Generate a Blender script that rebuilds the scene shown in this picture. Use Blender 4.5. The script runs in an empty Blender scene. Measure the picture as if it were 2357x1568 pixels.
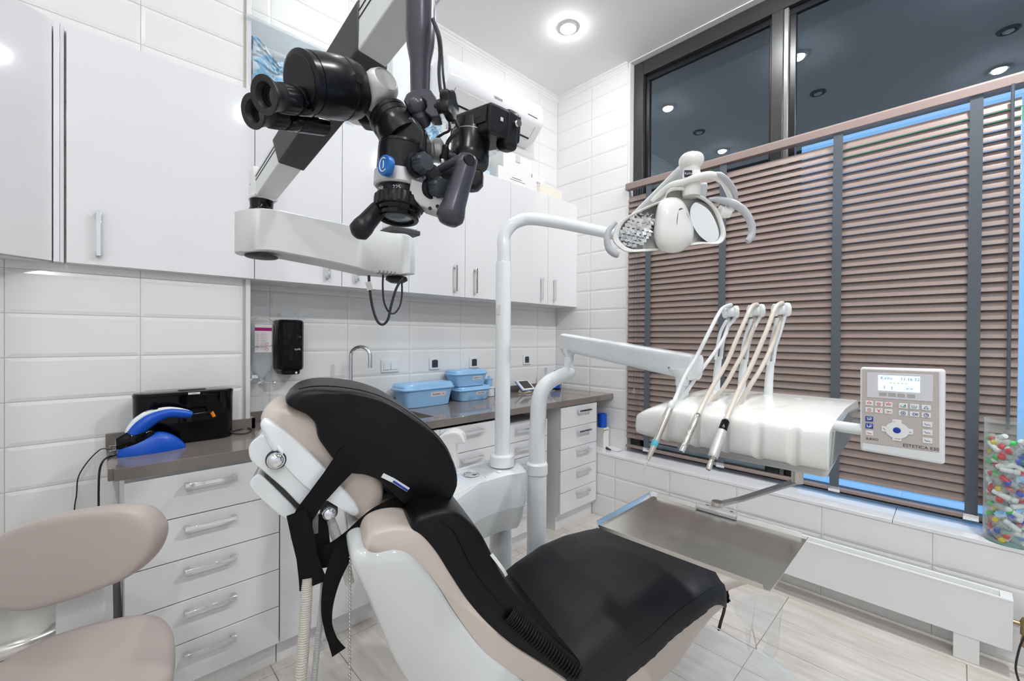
import bpy, bmesh, math, random
from mathutils import Vector as V, Matrix
random.seed(7)
PI = math.pi
scn = bpy.context.scene
COL = scn.collection
# ---------------------------------------------------------------- camera calibration
FPX, YAW, PITCH, ROLL, CH = 993.682, 0.8027106, -0.00688069, 0.00708877, 1.395
_cy, _sy, _cp, _sp = math.cos(YAW), math.sin(YAW), math.cos(PITCH), math.sin(PITCH)
CF = V((_cy*_cp, _sy*_cp, _sp)); _R = V((_sy, -_cy, 0)); _U = _R.cross(CF)
CR = math.cos(ROLL)*_R + math.sin(ROLL)*_U
CU = -math.sin(ROLL)*_R + math.cos(ROLL)*_U
CO = V((0, 0, CH))
FH = V((_cy, _sy, 0)); RH = V((_sy, -_cy, 0)); UZ = V((0, 0, 1))
def ray(px, py): return CF + CR*((px-1178.5)/FPX) - CU*((py-784)/FPX)
def at(px, py, d): return CO + ray(px, py)*d                       # a point measured at a real distance d
def hx(px, py, x): r = ray(px, py); return CO + r*(x/r.x)
def hy(px, py, y): r = ray(px, py); return CO + r*(y/r.y)
def hz(px, py, z): r = ray(px, py); return CO + r*((z-CH)/r.z)
def hp(px, py, o, n):
    r = ray(px, py); return CO + r*((V(o)-CO).dot(n)/r.dot(n))
def K(r, d, z): v = RH*r + FH*d; return V((v.x, v.y, z))
cam = bpy.data.cameras.new('camera'); co = bpy.data.objects.new('camera', cam); COL.objects.link(co)
cam.sensor_fit = 'HORIZONTAL'; cam.sensor_width = 36; cam.lens = FPX/2357*36; cam.clip_start = 0.02
m = Matrix((CR, CU, -CF)).transposed().to_4x4(); m.translation = CO; co.matrix_world = m
scn.camera = co
# ---------------------------------------------------------------- materials
def srgb(*c):
    return tuple((x/255/12.92 if x/255 <= .04045 else ((x/255+.055)/1.055)**2.4) for x in c)
MATS = {}
def mat(name, col, rough=.5, metal=0, spec=.5, coat=0, sss=0, em=None, es=0, aniso=0, sheen=0, alpha=1, trans=0, ior=1.45, bump=None, noise=None):
    m = bpy.data.materials.new(name); m.use_nodes = True; nt = m.node_tree; N = nt.nodes; b = N['Principled BSDF']
    c = tuple(col)+(1,)
    b.inputs['Base Color'].default_value = c; b.inputs['Roughness'].default_value = rough
    b.inputs['Metallic'].default_value = metal; b.inputs['Specular IOR Level'].default_value = spec
    b.inputs['Coat Weight'].default_value = coat; b.inputs['Coat Roughness'].default_value = .03
    b.inputs['IOR'].default_value = ior; b.inputs['Transmission Weight'].default_value = trans
    b.inputs['Sheen Weight'].default_value = sheen; b.inputs['Alpha'].default_value = alpha
    b.inputs['Anisotropic'].default_value = aniso
    if sss: b.inputs['Subsurface Weight'].default_value = sss; b.inputs['Subsurface Scale'].default_value = .01
    if em: b.inputs['Emission Color'].default_value = tuple(em)+(1,); b.inputs['Emission Strength'].default_value = es
    if noise:   # (scale, amount): faint natural mottling of the base colour
        t = N.new('ShaderNodeTexCoord'); n = N.new('ShaderNodeTexNoise'); n.inputs['Scale'].default_value = noise[0]; n.inputs['Detail'].default_value = 6
        nt.links.new(t.outputs['Object'], n.inputs['Vector'])
        mx = N.new('ShaderNodeMix'); mx.data_type = 'RGBA'
        mx.inputs[6].default_value = tuple(x*(1-noise[1]) for x in col)+(1,); mx.inputs[7].default_value = tuple(min(1, x*(1+noise[1])) for x in col)+(1,)
        nt.links.new(n.outputs['Fac'], mx.inputs[0]); nt.links.new(mx.outputs[2], b.inputs['Base Color'])
    if bump:    # (scale, strength)
        t = N.new('ShaderNodeTexCoord'); n = N.new('ShaderNodeTexNoise'); n.inputs['Scale'].default_value = bump[0]; n.inputs['Detail'].default_value = 3
        bp = N.new('ShaderNodeBump'); bp.inputs['Strength'].default_value = bump[1]; bp.inputs['Distance'].default_value = .002
        nt.links.new(t.outputs['Object'], n.inputs['Vector']); nt.links.new(n.outputs['Fac'], bp.inputs['Height']); nt.links.new(bp.outputs[0], b.inputs['Normal'])
    MATS[name] = m; return m
WHT = mat('white_gloss_lacquer', (.79, .79, .80), .07, spec=.5, coat=.3)
WHS = mat('white_satin_paint', (.80, .80, .80), .35)
TIL = mat('white_glazed_tile', (.80, .795, .785), .12, spec=.5)
GRT = mat('grey_beige_grout', srgb(196, 190, 180), .8)
CEI = mat('matte_white_ceiling_paint', (.88, .88, .87), .8)
STO = mat('grey_brown_quartz', srgb(128, 120, 115), .09, spec=.6, noise=(260, .12))
CHR = mat('polished_chrome', (.80, .81, .83), .06, metal=1)
STL = mat('brushed_steel', (.74, .73, .70), .24, metal=1)
NIK = mat('satin_nickel', (.62, .58, .54), .25, metal=1)
BRS = mat('brass', (.42, .31, .16), .3, metal=1)
ALU = mat('matte_aluminium', (.60, .60, .60), .42, metal=.55)
PLW = mat('white_glossy_plastic', (.78, .80, .81), .12, spec=.5, coat=.3)
PLS = mat('pale_shell_plastic', (.64, .65, .645), .08, spec=.6, coat=.5)
PLC = mat('cream_glossy_plastic', (.82, .81, .78), .16, spec=.5, coat=.2)
PLG = mat('light_grey_soft_plastic', srgb(186, 188, 192), .35)
PGR = mat('pale_grey_plastic', srgb(208, 208, 206), .35)
BLK = mat('black_anodised_metal', (.010, .010, .012), .26, spec=.38)
BLS = mat('black_satin_plastic', (.011, .011, .013), .36, spec=.35)
BLG = mat('black_gloss_plastic', (.003, .003, .004), .05, spec=.28)
RUB = mat('black_rubber', (.018, .018, .02), .45)
GUN = mat('dark_grey_anodised_metal', srgb(72, 71, 80), .3, metal=.35)
DGR = mat('dark_grey_plastic', srgb(60, 60, 62), .45)
KNB = mat('slate_grey_plastic', srgb(58, 64, 72), .4)
BEI = mat('pearl_beige_vinyl', srgb(202, 190, 180), .30, spec=.5, sheen=.1, bump=(900, .05))
BST = mat('warm_beige_vinyl', srgb(190, 177, 171), .42, spec=.45, bump=(900, .06))
VIN = mat('black_leatherette', (.0035, .0035, .0045), .36, spec=.28, bump=(500, .08))
CVR = mat('charcoal_elastic_vinyl', (.012, .012, .0145), .5, spec=.42, bump=(600, .06))
WEB = mat('black_webbing', (.0035, .0035, .0045), .7, spec=.2, bump=(900, .3))
BOX = mat('light_blue_plastic', srgb(150, 195, 235), .22)
BLU = mat('cobalt_blue_plastic', srgb(0, 78, 185), .35)
CARD = mat('white_cardboard', (.80, .79, .77), .6)
PAP = mat('white_paper_label', srgb(222, 214, 216), .6)
INK = mat('black_print', (.03, .03, .035), .6)
BLI = mat('taupe_blind_slat', srgb(141, 124, 118), .42, spec=.4)
TAP = mat('slate_blind_tape', srgb(84, 90, 98), .8, bump=(900, .3))
FRM = mat('dark_grey_window_frame', srgb(52, 53, 54), .3)
FRB = mat('black_window_seal', (.006, .006, .008), .3)
MUL = mat('light_grey_mullion', srgb(128, 128, 128), .3, metal=.4)
# ---------------------------------------------------------------- mesh builder
class MB:
    def __init__(s): s.b = bmesh.new()
    def face(s, pts):
        vs = [s.b.verts.new(p) for p in pts]; return s.b.faces.new(vs)
    def hull(s, top, bot):          # two matching loops -> closed solid
        a = [s.b.verts.new(p) for p in top]; b = [s.b.verts.new(p) for p in bot]; n = len(a)
        for i in range(n): s.b.faces.new((a[i], a[(i+1) % n], b[(i+1) % n], b[i]))
        s.b.faces.new(a[::-1]); s.b.faces.new(b); return s
    def prism(s, poly, vec): vec = V(vec); return s.hull([V(p)+vec for p in poly], [V(p) for p in poly])
    def box(s, a, b):
        a, b = V(a), V(b)
        lo = V((min(a.x, b.x), min(a.y, b.y), min(a.z, b.z))); hi = V((max(a.x, b.x), max(a.y, b.y), max(a.z, b.z)))
        q = [V((lo.x, lo.y, lo.z)), V((hi.x, lo.y, lo.z)), V((hi.x, hi.y, lo.z)), V((lo.x, hi.y, lo.z))]
        return s.prism(q, (0, 0, hi.z-lo.z))
    def obox(s, c, u, v, w):        # centre and three half-extent vectors
        c, u, v, w = V(c), V(u), V(v), V(w)
        return s.prism([c-u-v-w, c+u-v-w, c+u+v-w, c-u+v-w], w*2)
    def grid(s, rows, closed=True, caps=True):
        vs = [[s.b.verts.new(p) for p in r] for r in rows]; n = len(rows[0])
        for i in range(len(rows)-1):
            for j in range(n if closed else n-1):
                k = (j+1) % n; s.b.faces.new((vs[i][j], vs[i][k], vs[i+1][k], vs[i+1][j]))
        if caps:
            s.b.faces.new(vs[0][::-1]); s.b.faces.new(vs[-1])
        return s
    def tube(s, pts, r, seg=12, caps=True, flat=1, up=None):
        pts = [V(p) for p in pts]; n = len(pts); rows = []
        rr = r if isinstance(r, (list, tuple)) else [r]*n
        t0 = (pts[1]-pts[0]).normalized(); nrm = V(up) if up is not None else t0.orthogonal()
        nrm = (nrm-t0*nrm.dot(t0)).normalized()
        for i, p in enumerate(pts):
            t = (pts[min(i+1, n-1)]-pts[max(i-1, 0)]).normalized()
            nrm = nrm-t*nrm.dot(t)
            nrm = nrm.normalized() if nrm.length > 1e-6 else t.orthogonal().normalized()
            bn = t.cross(nrm)
            rows.append([p+(nrm*math.cos(2*PI*k/seg)*flat+bn*math.sin(2*PI*k/seg))*rr[i] for k in range(seg)])
        return s.grid(rows, True, caps)
    def strip(s, pts, ws, w, th):   # ribbon: centre line, width direction(s), width(s), thickness
        pts = [V(p) for p in pts]; n = len(pts); rows = []
        for i, p in enumerate(pts):
            t = (pts[min(i+1, n-1)]-pts[max(i-1, 0)]).normalized()
            u = V(ws[i]) if isinstance(ws, list) else V(ws); u = (u-t*u.dot(t)).normalized(); k = t.cross(u)
            hw = (w[i] if isinstance(w, list) else w)/2
            rows.append([p-u*hw-k*th/2, p+u*hw-k*th/2, p+u*hw+k*th/2, p-u*hw+k*th/2])
        return s.grid(rows)
    def lathe(s, o, ax, prof, seg=24, caps=True):
        o, ax = V(o), V(ax).normalized(); u = ax.orthogonal().normalized(); w = ax.cross(u)
        rows = [[o+ax*h+(u*math.cos(2*PI*k/seg)+w*math.sin(2*PI*k/seg))*max(r, 1e-5) for k in range(seg)] for r, h in prof]
        return s.grid(rows, True, caps)
    def cyl(s, a, b, r, seg=24, r2=None):
        a, b = V(a), V(b); L = (b-a).length
        return s.lathe(a, b-a, [(r, 0), (r if r2 is None else r2, L)], seg)
    def ell(s, c, u, v, w, e=1, su=24, sv=14, e2=None):      # (super)ellipsoid with half-axis vectors
        c, u, v, w = V(c), V(u), V(v), V(w); e2 = e2 or e
        sg = lambda x, p: math.copysign(abs(x)**p, x)
        rows = []
        for i in range(1, sv):
            th = -PI/2+PI*i/sv; rows.append([c+(u*sg(math.cos(2*PI*k/su), e)+v*sg(math.sin(2*PI*k/su), e))*sg(math.cos(th), e2)+w*sg(math.sin(th), e2) for k in range(su)])
        vs = [[s.b.verts.new(p) for p in r] for r in rows]
        for i in range(len(rows)-1):
            for j in range(su): k = (j+1) % su; s.b.faces.new((vs[i][j], vs[i][k], vs[i+1][k], vs[i+1][j]))
        a = s.b.verts.new(c-w); b = s.b.verts.new(c+w)
        for j in range(su):
            k = (j+1) % su; s.b.faces.new((a, vs[0][k], vs[0][j])); s.b.faces.new((b, vs[-1][j], vs[-1][k]))
        return s
    def build(s, name, mat, parent=None, bev=0, seg=2, smooth=35, off=None, sub=0, label=None):
        bmesh.ops.recalc_face_normals(s.b, faces=s.b.faces)
        me = bpy.data.meshes.new(name); s.b.to_mesh(me); s.b.free()
        o = bpy.data.objects.new(name, me); COL.objects.link(o); me.materials.append(mat)
        if parent is not None:
            w = ORG.get(parent.name, V((0, 0, 0))); ORG[name_of(o)] = w; o.parent = parent
        else:
            xs = [v.co for v in me.vertices]
            w = V(((min(v.x for v in xs)+max(v.x for v in xs))/2, (min(v.y for v in xs)+max(v.y for v in xs))/2, min(v.z for v in xs)))
            o.location = w; ORG[name_of(o)] = w.copy()
        me.transform(Matrix.Translation(-w))
        if smooth:
            me.shade_smooth(); me.set_sharp_from_angle(angle=math.radians(smooth))
        if sub:
            md = o.modifiers.new('sub', 'SUBSURF'); md.levels = sub; md.render_levels = sub
        if bev:
            md = o.modifiers.new('bev', 'BEVEL'); md.width = bev; md.segments = seg; md.limit_method = 'ANGLE'; md.angle_limit = math.radians(40)
        if label: o['label'] = label
        return o
ORG = {}
def name_of(o): return o.name
def tag(o, label, cat, group=None, kind=None):
    if label: o['label'] = label
    if cat: o['category'] = cat
    if group: o['group'] = group
    if kind: o['kind'] = kind
    return o
def struct(o): o['kind'] = 'structure'; return o
def empty(name, loc, label=None, cat=None, group=None):
    o = bpy.data.objects.new(name, None); COL.objects.link(o); o.location = loc; ORG[o.name] = V(loc); o.empty_display_size = .05
    return tag(o, label, cat, group)
def dup(o, parent=None, loc=None, rz=None, label=None, group=None):
    c = o.copy(); COL.objects.link(c)
    if parent is not None: c.parent = parent
    if loc is not None: c.location = loc
    if rz is not None: c.rotation_euler = (0, 0, rz)
    for ch in list(o.children): dup(ch, c)
    if label: c['label'] = label
    if group: c['group'] = group
    return c
def cr(pts, n=8, closed=False):     # Catmull-Rom through points
    pts = [V(p) for p in pts]; out = []; N = len(pts)
    for i in range(N if closed else N-1):
        if closed: a, b, c, d = pts[i-1], pts[i], pts[(i+1) % N], pts[(i+2) % N]
        else: a, b, c, d = pts[max(i-1, 0)], pts[i], pts[i+1], pts[min(i+2, N-1)]
        for k in range(n):
            t = k/n; out.append(.5*((2*b)+(c-a)*t+(2*a-5*b+4*c-d)*t*t+(3*b-a-3*c+d)*t**3))
    if not closed: out.append(pts[-1])
    return out
def lerp(a, b, t): return a+(b-a)*t
def interp(xs, n):                  # resample list of scalars to n by linear
    return [lerp(xs[min(int(i/(n-1)*(len(xs)-1)), len(xs)-2)], xs[min(int(i/(n-1)*(len(xs)-1)), len(xs)-2)+1], i/(n-1)*(len(xs)-1)-min(int(i/(n-1)*(len(xs)-1)), len(xs)-2)) for i in range(n)]
def text(s, size, o, ux, uy, mat, parent, name='lettering', th=.0004, align='LEFT', font_scale=1, label=None):
    cu = bpy.data.curves.new('t', 'FONT'); cu.body = s; cu.size = size; cu.extrude = th; cu.align_x = align; cu.align_y = 'CENTER'; cu.resolution_u = 3
    t = bpy.data.objects.new('t', cu); COL.objects.link(t)
    bpy.context.view_layer.update()
    me = bpy.data.meshes.new_from_object(t.evaluated_get(bpy.context.evaluated_depsgraph_get()))
    bpy.data.objects.remove(t); bpy.data.curves.remove(cu)
    ux, uy = V(ux).normalized(), V(uy).normalized(); nz = ux.cross(uy)
    w = ORG.get(parent.name, V((0, 0, 0)))
    mm = Matrix((ux*font_scale, uy, nz)).transposed().to_4x4(); mm.translation = V(o)-w
    me.transform(mm); me.materials.clear(); me.materials.append(mat); me.name = name
    ob = bpy.data.objects.new(name, me); COL.objects.link(ob); ob.parent = parent; ORG[ob.name] = w
    if label: ob['label'] = label
    return ob
# ================================================================ THE ROOM
XW, YB, XS, YP, ZC = 3.0, 2.5335, 2.79, 2.35, 3.55
ZF = .028
def tiles(b, o, u, n, joints, z0, z1, zs):     # bevelled glazed tiles on a plane; o+u*s+z, n outwards
    o, u, n = V(o), V(u), V(n); g = .0012; bv = .013; h = .0035
    k0 = math.floor((z0-zs)/.16)
    k = k0
    while zs+k*.16 < z1-1e-4:
        a, c = max(z0, zs+k*.16), min(z1, zs+(k+1)*.16); k += 1
        for i in range(len(joints)-1):
            s0, s1 = joints[i]+g, joints[i+1]-g; q0, q1 = a+g, c-g
            if s1-s0 < .02 or q1-q0 < .02: continue
            P = lambda s, z, d: o+u*s+V((0, 0, z))+n*d
            bx = min(bv, (s1-s0)/3); bz = min(bv, (q1-q0)/3)
            out = [P(s0, q0, .001), P(s1, q0, .001), P(s1, q1, .001), P(s0, q1, .001)]
            inn = [P(s0+bx, q0+bz, h), P(s1-bx, q0+bz, h), P(s1-bx, q1-bz, h), P(s0+bx, q1-bz, h)]
            back = [p-n*.003 for p in out]
            vb, vo, vi = [[b.b.verts.new(p) for p in L] for L in (back, out, inn)]
            for j in range(4):
                l = (j+1) % 4
                b.b.faces.new((vb[j], vb[l], vo[l], vo[j])); b.b.faces.new((vo[j], vo[l], vi[l], vi[j]))
            b.b.faces.new(vi)
def J(a, b, ref, w):
    r = [a]; k = math.ceil((a-ref)/w+1e-6)
    while ref+k*w < b-.005: r.append(ref+k*w); k += 1
    return r+[b]
X0, Y0 = -1.25, -3.2
# floor: pale oak-look planks
fl = bpy.data.materials.new('pale_wood_plank_tile'); fl.use_nodes = True; nt = fl.node_tree; N = nt.nodes; L = nt.links; bs = N['Principled BSDF']
tc = N.new('ShaderNodeTexCoord')
mp = N.new('ShaderNodeMapping'); mp.inputs['Scale'].default_value = (9, 1.2, 1); L.new(tc.outputs['Object'], mp.inputs[0])
n1 = N.new('ShaderNodeTexNoise'); n1.inputs['Scale'].default_value = 3; n1.inputs['Detail'].default_value = 8; n1.inputs['Roughness'].default_value = .62; L.new(mp.outputs[0], n1.inputs['Vector'])
cp = N.new('ShaderNodeValToRGB'); cp.color_ramp.elements[0].position = .3; cp.color_ramp.elements[0].color = srgb(196, 187, 178)+(1,); cp.color_ramp.elements[1].position = .7; cp.color_ramp.elements[1].color = srgb(222, 217, 211)+(1,)
L.new(n1.outputs['Fac'], cp.inputs[0]); L.new(cp.outputs[0], bs.inputs['Base Color']); bs.inputs['Roughness'].default_value = .33
FLR = fl
GFL = mat('brown_floor_grout', srgb(150, 132, 116), .8)
b = MB(); b.box((X0, Y0, -.1), (3.2, YB+.1, ZF-.004)); fo = struct(b.build('floor', GFL))
b = MB()
x_first = x = 2.702*.98; xi = 0
while x > X0-.3:
    x1 = max(x-.2, X0) if xi else x-.23
    x1 = x-.236 if xi == 0 else x-.236
    yy = -.036 + (xi % 2)*.31 - 1.2*3 - (.0 if xi % 2 else 0)
    yy = (-.036-.65*5) if xi % 2 == 0 else (.613-.65*6+.0)
    while yy < 1.985:
        a, c = max(yy, Y0), min(yy+1.3 if False else yy+.65, 2.6)
        if c-a > .03: b.box((max(x1, X0)+.0012, a+.0012, ZF-.01), (x-.0012, c-.0012, ZF))
        yy += .65
    x = x1; xi += 1
b.box((x_first+.0015, Y0, ZF-.01), (3.0, 2.6, ZF))
b.build('floor_plank', FLR, fo, bev=.0008, seg=1)
struct(MB().box((X0, Y0, ZC), (3.2, YB+.1, ZC+.1)).build('ceiling', CEI))
# back wall
b = MB(); b.box((X0, YB, 0), (3.2, YB+.1, ZC)); wb = struct(b.build('wall_back', GRT))
b = MB(); tiles(b, (0, YB, 0), (1, 0, 0), (0, -1, 0), J(.532, 3.0, .665, .4185), .9, ZC, .03)
b.build('wall_tile', TIL, wb, smooth=0)
# projecting pier on the left of the back wall
b = MB(); b.box((X0, YP, 0), (.53, YB, ZC)); wl = struct(b.build('wall_pier', GRT))
b = MB(); tiles(b, (0, YP, 0), (1, 0, 0), (0, -1, 0), J(X0, .512, .135, .366), 0, ZC, .03); b.build('wall_tile', TIL, wl, smooth=0)
b = MB(); b.box((.512, YP-.008, .96), (.532, YP+.006, ZC)); b.box((.525, YP-.006, .96), (.533, YB, ZC))
struct(b.build('trim_1', WHS, bev=.002))
# window wall: strip beside the window, apron under it with a sill
b = MB(); b.box((XW, 1.81, 0), (3.3, YB+.1, ZC)); b.box((XW, Y0, 0), (3.3, 1.81, .50)); wr = struct(b.build('wall_right', GRT))
b = MB(); tiles(b, (XW, 0, 0), (0, 1, 0), (-1, 0, 0), J(1.812, YB, 2.163, .42), .5, ZC-.04, .03)
b.build('wall_tile', TIL, wr, smooth=0)
b = MB(); b.box((XS, Y0, 0), (XW+.02, YB, .504)); wr2 = struct(b.build('wall_apron', GRT))
b = MB(); tiles(b, (XS, 0, 0), (0, 1, 0), (-1, 0, 0), J(Y0, YB, .50, .4245), 0, .504, .035); b.build('wall_tile', TIL, wr2, smooth=0)
b = MB()
for a, c in ((Y0, .215), (.217, 1.09), (1.092, YB)): b.box((XS-.006, a, .505), (3.09, c, .523))
struct(b.build('trim_2', WHT, bev=.0015))
b = MB(); b.box((X0-.1, Y0, 0), (X0, YB+.1, ZC)); struct(b.build('wall_left', WHS))
b = MB(); b.box((X0, Y0-.1, 0), (3.2, Y0, ZC)); struct(b.build('wall_front', WHS))
# cornice: stepped moulding
def cornice(name, a, c, n):
    a, c, n = V(a), V(c), V(n); pr = [(0, 0), (0, -.048), (.006, -.048), (.008, -.036), (.014, -.03), (.018, -.018), (.026, -.012), (.03, 0)]
    b = MB(); b.hull([a+n*p+UZ*q for p, q in pr], [c+n*p+UZ*q for p, q in pr]); return struct(b.build(name, WHS, smooth=0))
cornice('trim_3', (.53, YB, ZC), (XW, YB, ZC), (0, -1, 0)); cornice('trim_4', (XW, YB, ZC), (XW, 1.815, ZC), (-1, 0, 0)); cornice('trim_5', (X0, YP, ZC), (.53, YP, ZC), (0, -1, 0))
# white reveal edge beside the window
b = MB(); b.box((XW-.006, 1.797, .523), (3.07, 1.812, 3.542)); struct(b.build('trim_6', WHS, bev=.003))
struct(MB().box((XW, Y0, 3.543), (3.3, 1.8095, ZC-.0005)).build('trim_7', WHS))
struct(MB().box((3.125, Y0, 3.40), (3.3, 1.8095, 3.5425)).build('trim_8', FRB))
# window
we = bpy.data.objects.new('window_1', None); COL.objects.link(we); we.location = (3.1, .0, .5); ORG['window_1'] = V((3.1, 0, .5)); struct(we)
b = MB(); b.box((3.05, 1.715, .523), (3.12, 1.797, 3.542)); b.box((3.05, Y0, 3.435), (3.12, 1.715, 3.542)); b.box((3.05, Y0, .523), (3.12, 1.715, .536))
b.box((3.05, .77, .536), (3.12, .835, 3.435)); b.build('window_frame', FRM, we, bev=.003)
b = MB(); b.box((3.06, .745, .536), (3.12, .7699, 3.435)); b.build('mullion', MUL, we, bev=.002, label='light grey aluminium mullion edge')
b = MB()
for y0, y1 in ((.836, 1.714), (Y0, .744)):
    b.box((3.085, y0, 3.395), (3.119, y1, 3.434)); b.box((3.085, y0, .537), (3.119, y1, .548)); b.box((3.085, y1-.035, .548), (3.119, y1, 3.395)); b.box((3.085, y0, .548), (3.119, y0+.02, 3.395))
b.build('sash', FRB, we, bev=.003)
gm = bpy.data.materials.new('night_window_glass'); gm.use_nodes = True; nt = gm.node_tree; N = nt.nodes; N.clear()
o_ = N.new('ShaderNodeOutputMaterial'); mx = N.new('ShaderNodeMixShader'); tr = N.new('ShaderNodeBsdfTransparent'); tr.inputs[0].default_value = (.78, .84, .86, 1)
gl = N.new('ShaderNodeBsdfGlossy'); gl.inputs['Roughness'].default_value = .0; gl.inputs[0].default_value = (.72, .86, 1, 1)
lw = N.new('ShaderNodeLayerWeight'); lw.inputs[0].default_value = .5
pw = N.new('ShaderNodeMath'); pw.operation = 'POWER'; pw.inputs[1].default_value = 4; nt.links.new(lw.outputs['Facing'], pw.inputs[0])
ma = N.new('ShaderNodeMath'); ma.operation = 'MULTIPLY_ADD'; ma.inputs[1].default_value = .7; ma.inputs[2].default_value = .19; nt.links.new(pw.outputs[0], ma.inputs[0]); lw = ma
nt.links.new(lw.outputs[0], mx.inputs[0]); nt.links.new(tr.outputs[0], mx.inputs[1]); nt.links.new(gl.outputs[0], mx.inputs[2]); nt.links.new(mx.outputs[0], o_.inputs[0])
for i, (y0, y1) in enumerate(((.84, 1.71), (Y0, .74))):
    b = MB(); b.face([(3.1, y0, .54), (3.1, y1, .54), (3.1, y1, 3.43), (3.1, y0, 3.43)]); b.build('window_pane', gm, we, smooth=0)
# backlit poster boards standing outside behind the lower panes
EM1 = mat('backlit_blue_poster', (.05, .05, .05), .5, em=srgb(120, 178, 235), es=1.05)
EM2 = mat('backlit_green_poster', (.05, .05, .05), .5, em=srgb(60, 190, 160), es=.8)
b = MB(); b.box((3.34, -1.6, .3), (3.36, .73, 2.66)); p_ = b.build('lightbox', EM1); tag(p_, 'glowing pale blue light box outside behind the taupe window blind', 'light box')
b = MB(); b.box((3.336, -1.6, 2.50), (3.34, .55, 2.575)); b.build('banner', EM2, p_, label='green band across the light box')
# ceiling lamps and vents

def ceiling_light(x, y, label, watt):
    e = empty('ceiling_light', (x, y, ZC), label, 'ceiling light', 'recessed ceiling lights')
    b = MB(); b.lathe((x, y, ZC), (0, 0, -1), [(.062, 0), (.062, .006), (.055, .012), (.046, .010), (.045, 0)], 32); b.build('lamp_rim', WHS, e)
    lm = mat('lit_lamp_glass', (.9, .9, .9), .3, em=(.965, .985, 1), es=watt/(PI*.0098))
    b = MB(); b.lathe((x, y, ZC-.002), (0, 0, -1), [(.042, 0), (.042, .010), (.036, .020), (.022, .027), (0, .029)], 28); b.build('diffuser', lm, e, smooth=60)
    return e
LX = [(2.36, 1.905, 'round recessed ceiling light near the corner above the wall air conditioner'), (2.36, .87, 'lit recessed ceiling light mirrored beside the window mullion'), (1.05, -.2, 'lit recessed ceiling light mirrored at the right end of the window'),
      (1.05, 1.9, 'lit recessed ceiling light mirrored just above the blind rail beside the lamp head'), (-.45, 1.7, None), (-.45, .87, None), (-.45, -.2, None), (-.45, -1.5, None), (2.52, -.27, None)]  # last lamp added out of view to brighten the far drawers and splashback
PW = 12
WG = {(2.36, 1.905): .25, (2.36, .87): .65, (1.05, -.2): 1.15, (1.05, 1.9): .3, (-.45, 1.7): .06, (-.45, .87): .25, (-.45, -.2): .9, (-.45, -1.5): 1.6, (2.52, -.27): 3.2}
for x, y, l in LX:
    ceiling_light(x, y, l or 'extra unseen round recessed ceiling light outside the view', PW*(WG[(x, y)]+.55*WG[(x, y)]**.6))  # lamps without their own label are unseen extras filling out the room light
v0 = None
for x, y in ((1.68, 1.9), (1.67, .875), (1.655, -.217)):
    if v0 is None:
        v0 = empty('ceiling_vent', (x, y, ZC), 'small round ceiling vent between the lights, seen mirrored in the window', 'vent', 'round ceiling vents')
        MB().lathe((x, y, ZC), (0, 0, -1), [(.06, 0), (.06, .006), (.05, .014), (.04, .010), (.038, 0)], 28).build('vent_rim', DGR, v0)
        MB().lathe((x, y, ZC), (0, 0, -1), [(.03, 0), (.03, .014), (.02, .02)], 24).build('vent_disc', WHS, v0)
    else: dup(v0, loc=(x, y, ZC))
w = bpy.data.worlds.new('night'); scn.world = w; w.use_nodes = True; w.node_tree.nodes['Background'].inputs[0].default_value = (.012, .016, .022, 1); w.node_tree.nodes['Background'].inputs[1].default_value = 1
# ================================================================ CABINETS
def bar_handle(parent, a, c, n, w=.014, out=.028, name='handle'):     # flat chromed bar on two posts
    a, c, n = V(a), V(c), V(n).normalized(); t = (c-a).normalized(); s = t.cross(n)
    b = MB(); L_ = (c-a).length
    b.obox((a+c)/2+n*(out-.003), t*L_/2, s*w/2, n*.003)
    for q in (a+t*.008, c-t*.008): b.obox(q+n*(out-.006)/2, t*.008, s*w/2, n*(out-.006)/2)
    return b.build(name, CHR, parent, bev=.0012)
YU = 2.302
def upper(x0, x1, label, doors, zt=2.54, zb=1.66, yback=YB-.004):
    e = empty('wall_cabinet', ((x0+x1)/2, YU+.018, zb), label, 'cabinet')
    b = MB(); b.box((x0+.001, YU+.019, zb), (x1-.001, yback, zt-.002)); b.build('cabinet_body', WHS, e, bev=.001)
    for a, c, hxx in doors:
        b = MB(); b.box((a+.0015, YU, zb+.002), (c-.0015, YU+.018, zt)); d = b.build('door', WHT, e, bev=.0012)
        bar_handle(d, (hxx, YU, 1.695), (hxx, YU, 1.865), (0, -1, 0))
    return e
upper(-.078, .539, 'wide white gloss wall cabinet left of the microscope, single door with one tall handle', [(-.078, .539, .01)], yback=YP-.004)
upper(.539, 1.358, 'white gloss two-door wall cabinet behind the microscope arm and above the soap dispensers', [(.539, .952, .875), (.952, 1.358, 1.03)])
upper(1.358, 2.202, 'white gloss two-door wall cabinet above the blue boxes, left of the lamp pole bend', [(1.358, 1.782, 1.695), (1.782, 2.202, 1.865)])
upper(2.202, 2.998, 'white gloss two-door wall cabinet ending at the tiled window wall', [(2.202, 2.62, 2.535), (2.62, 2.998, 2.69)])
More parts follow.
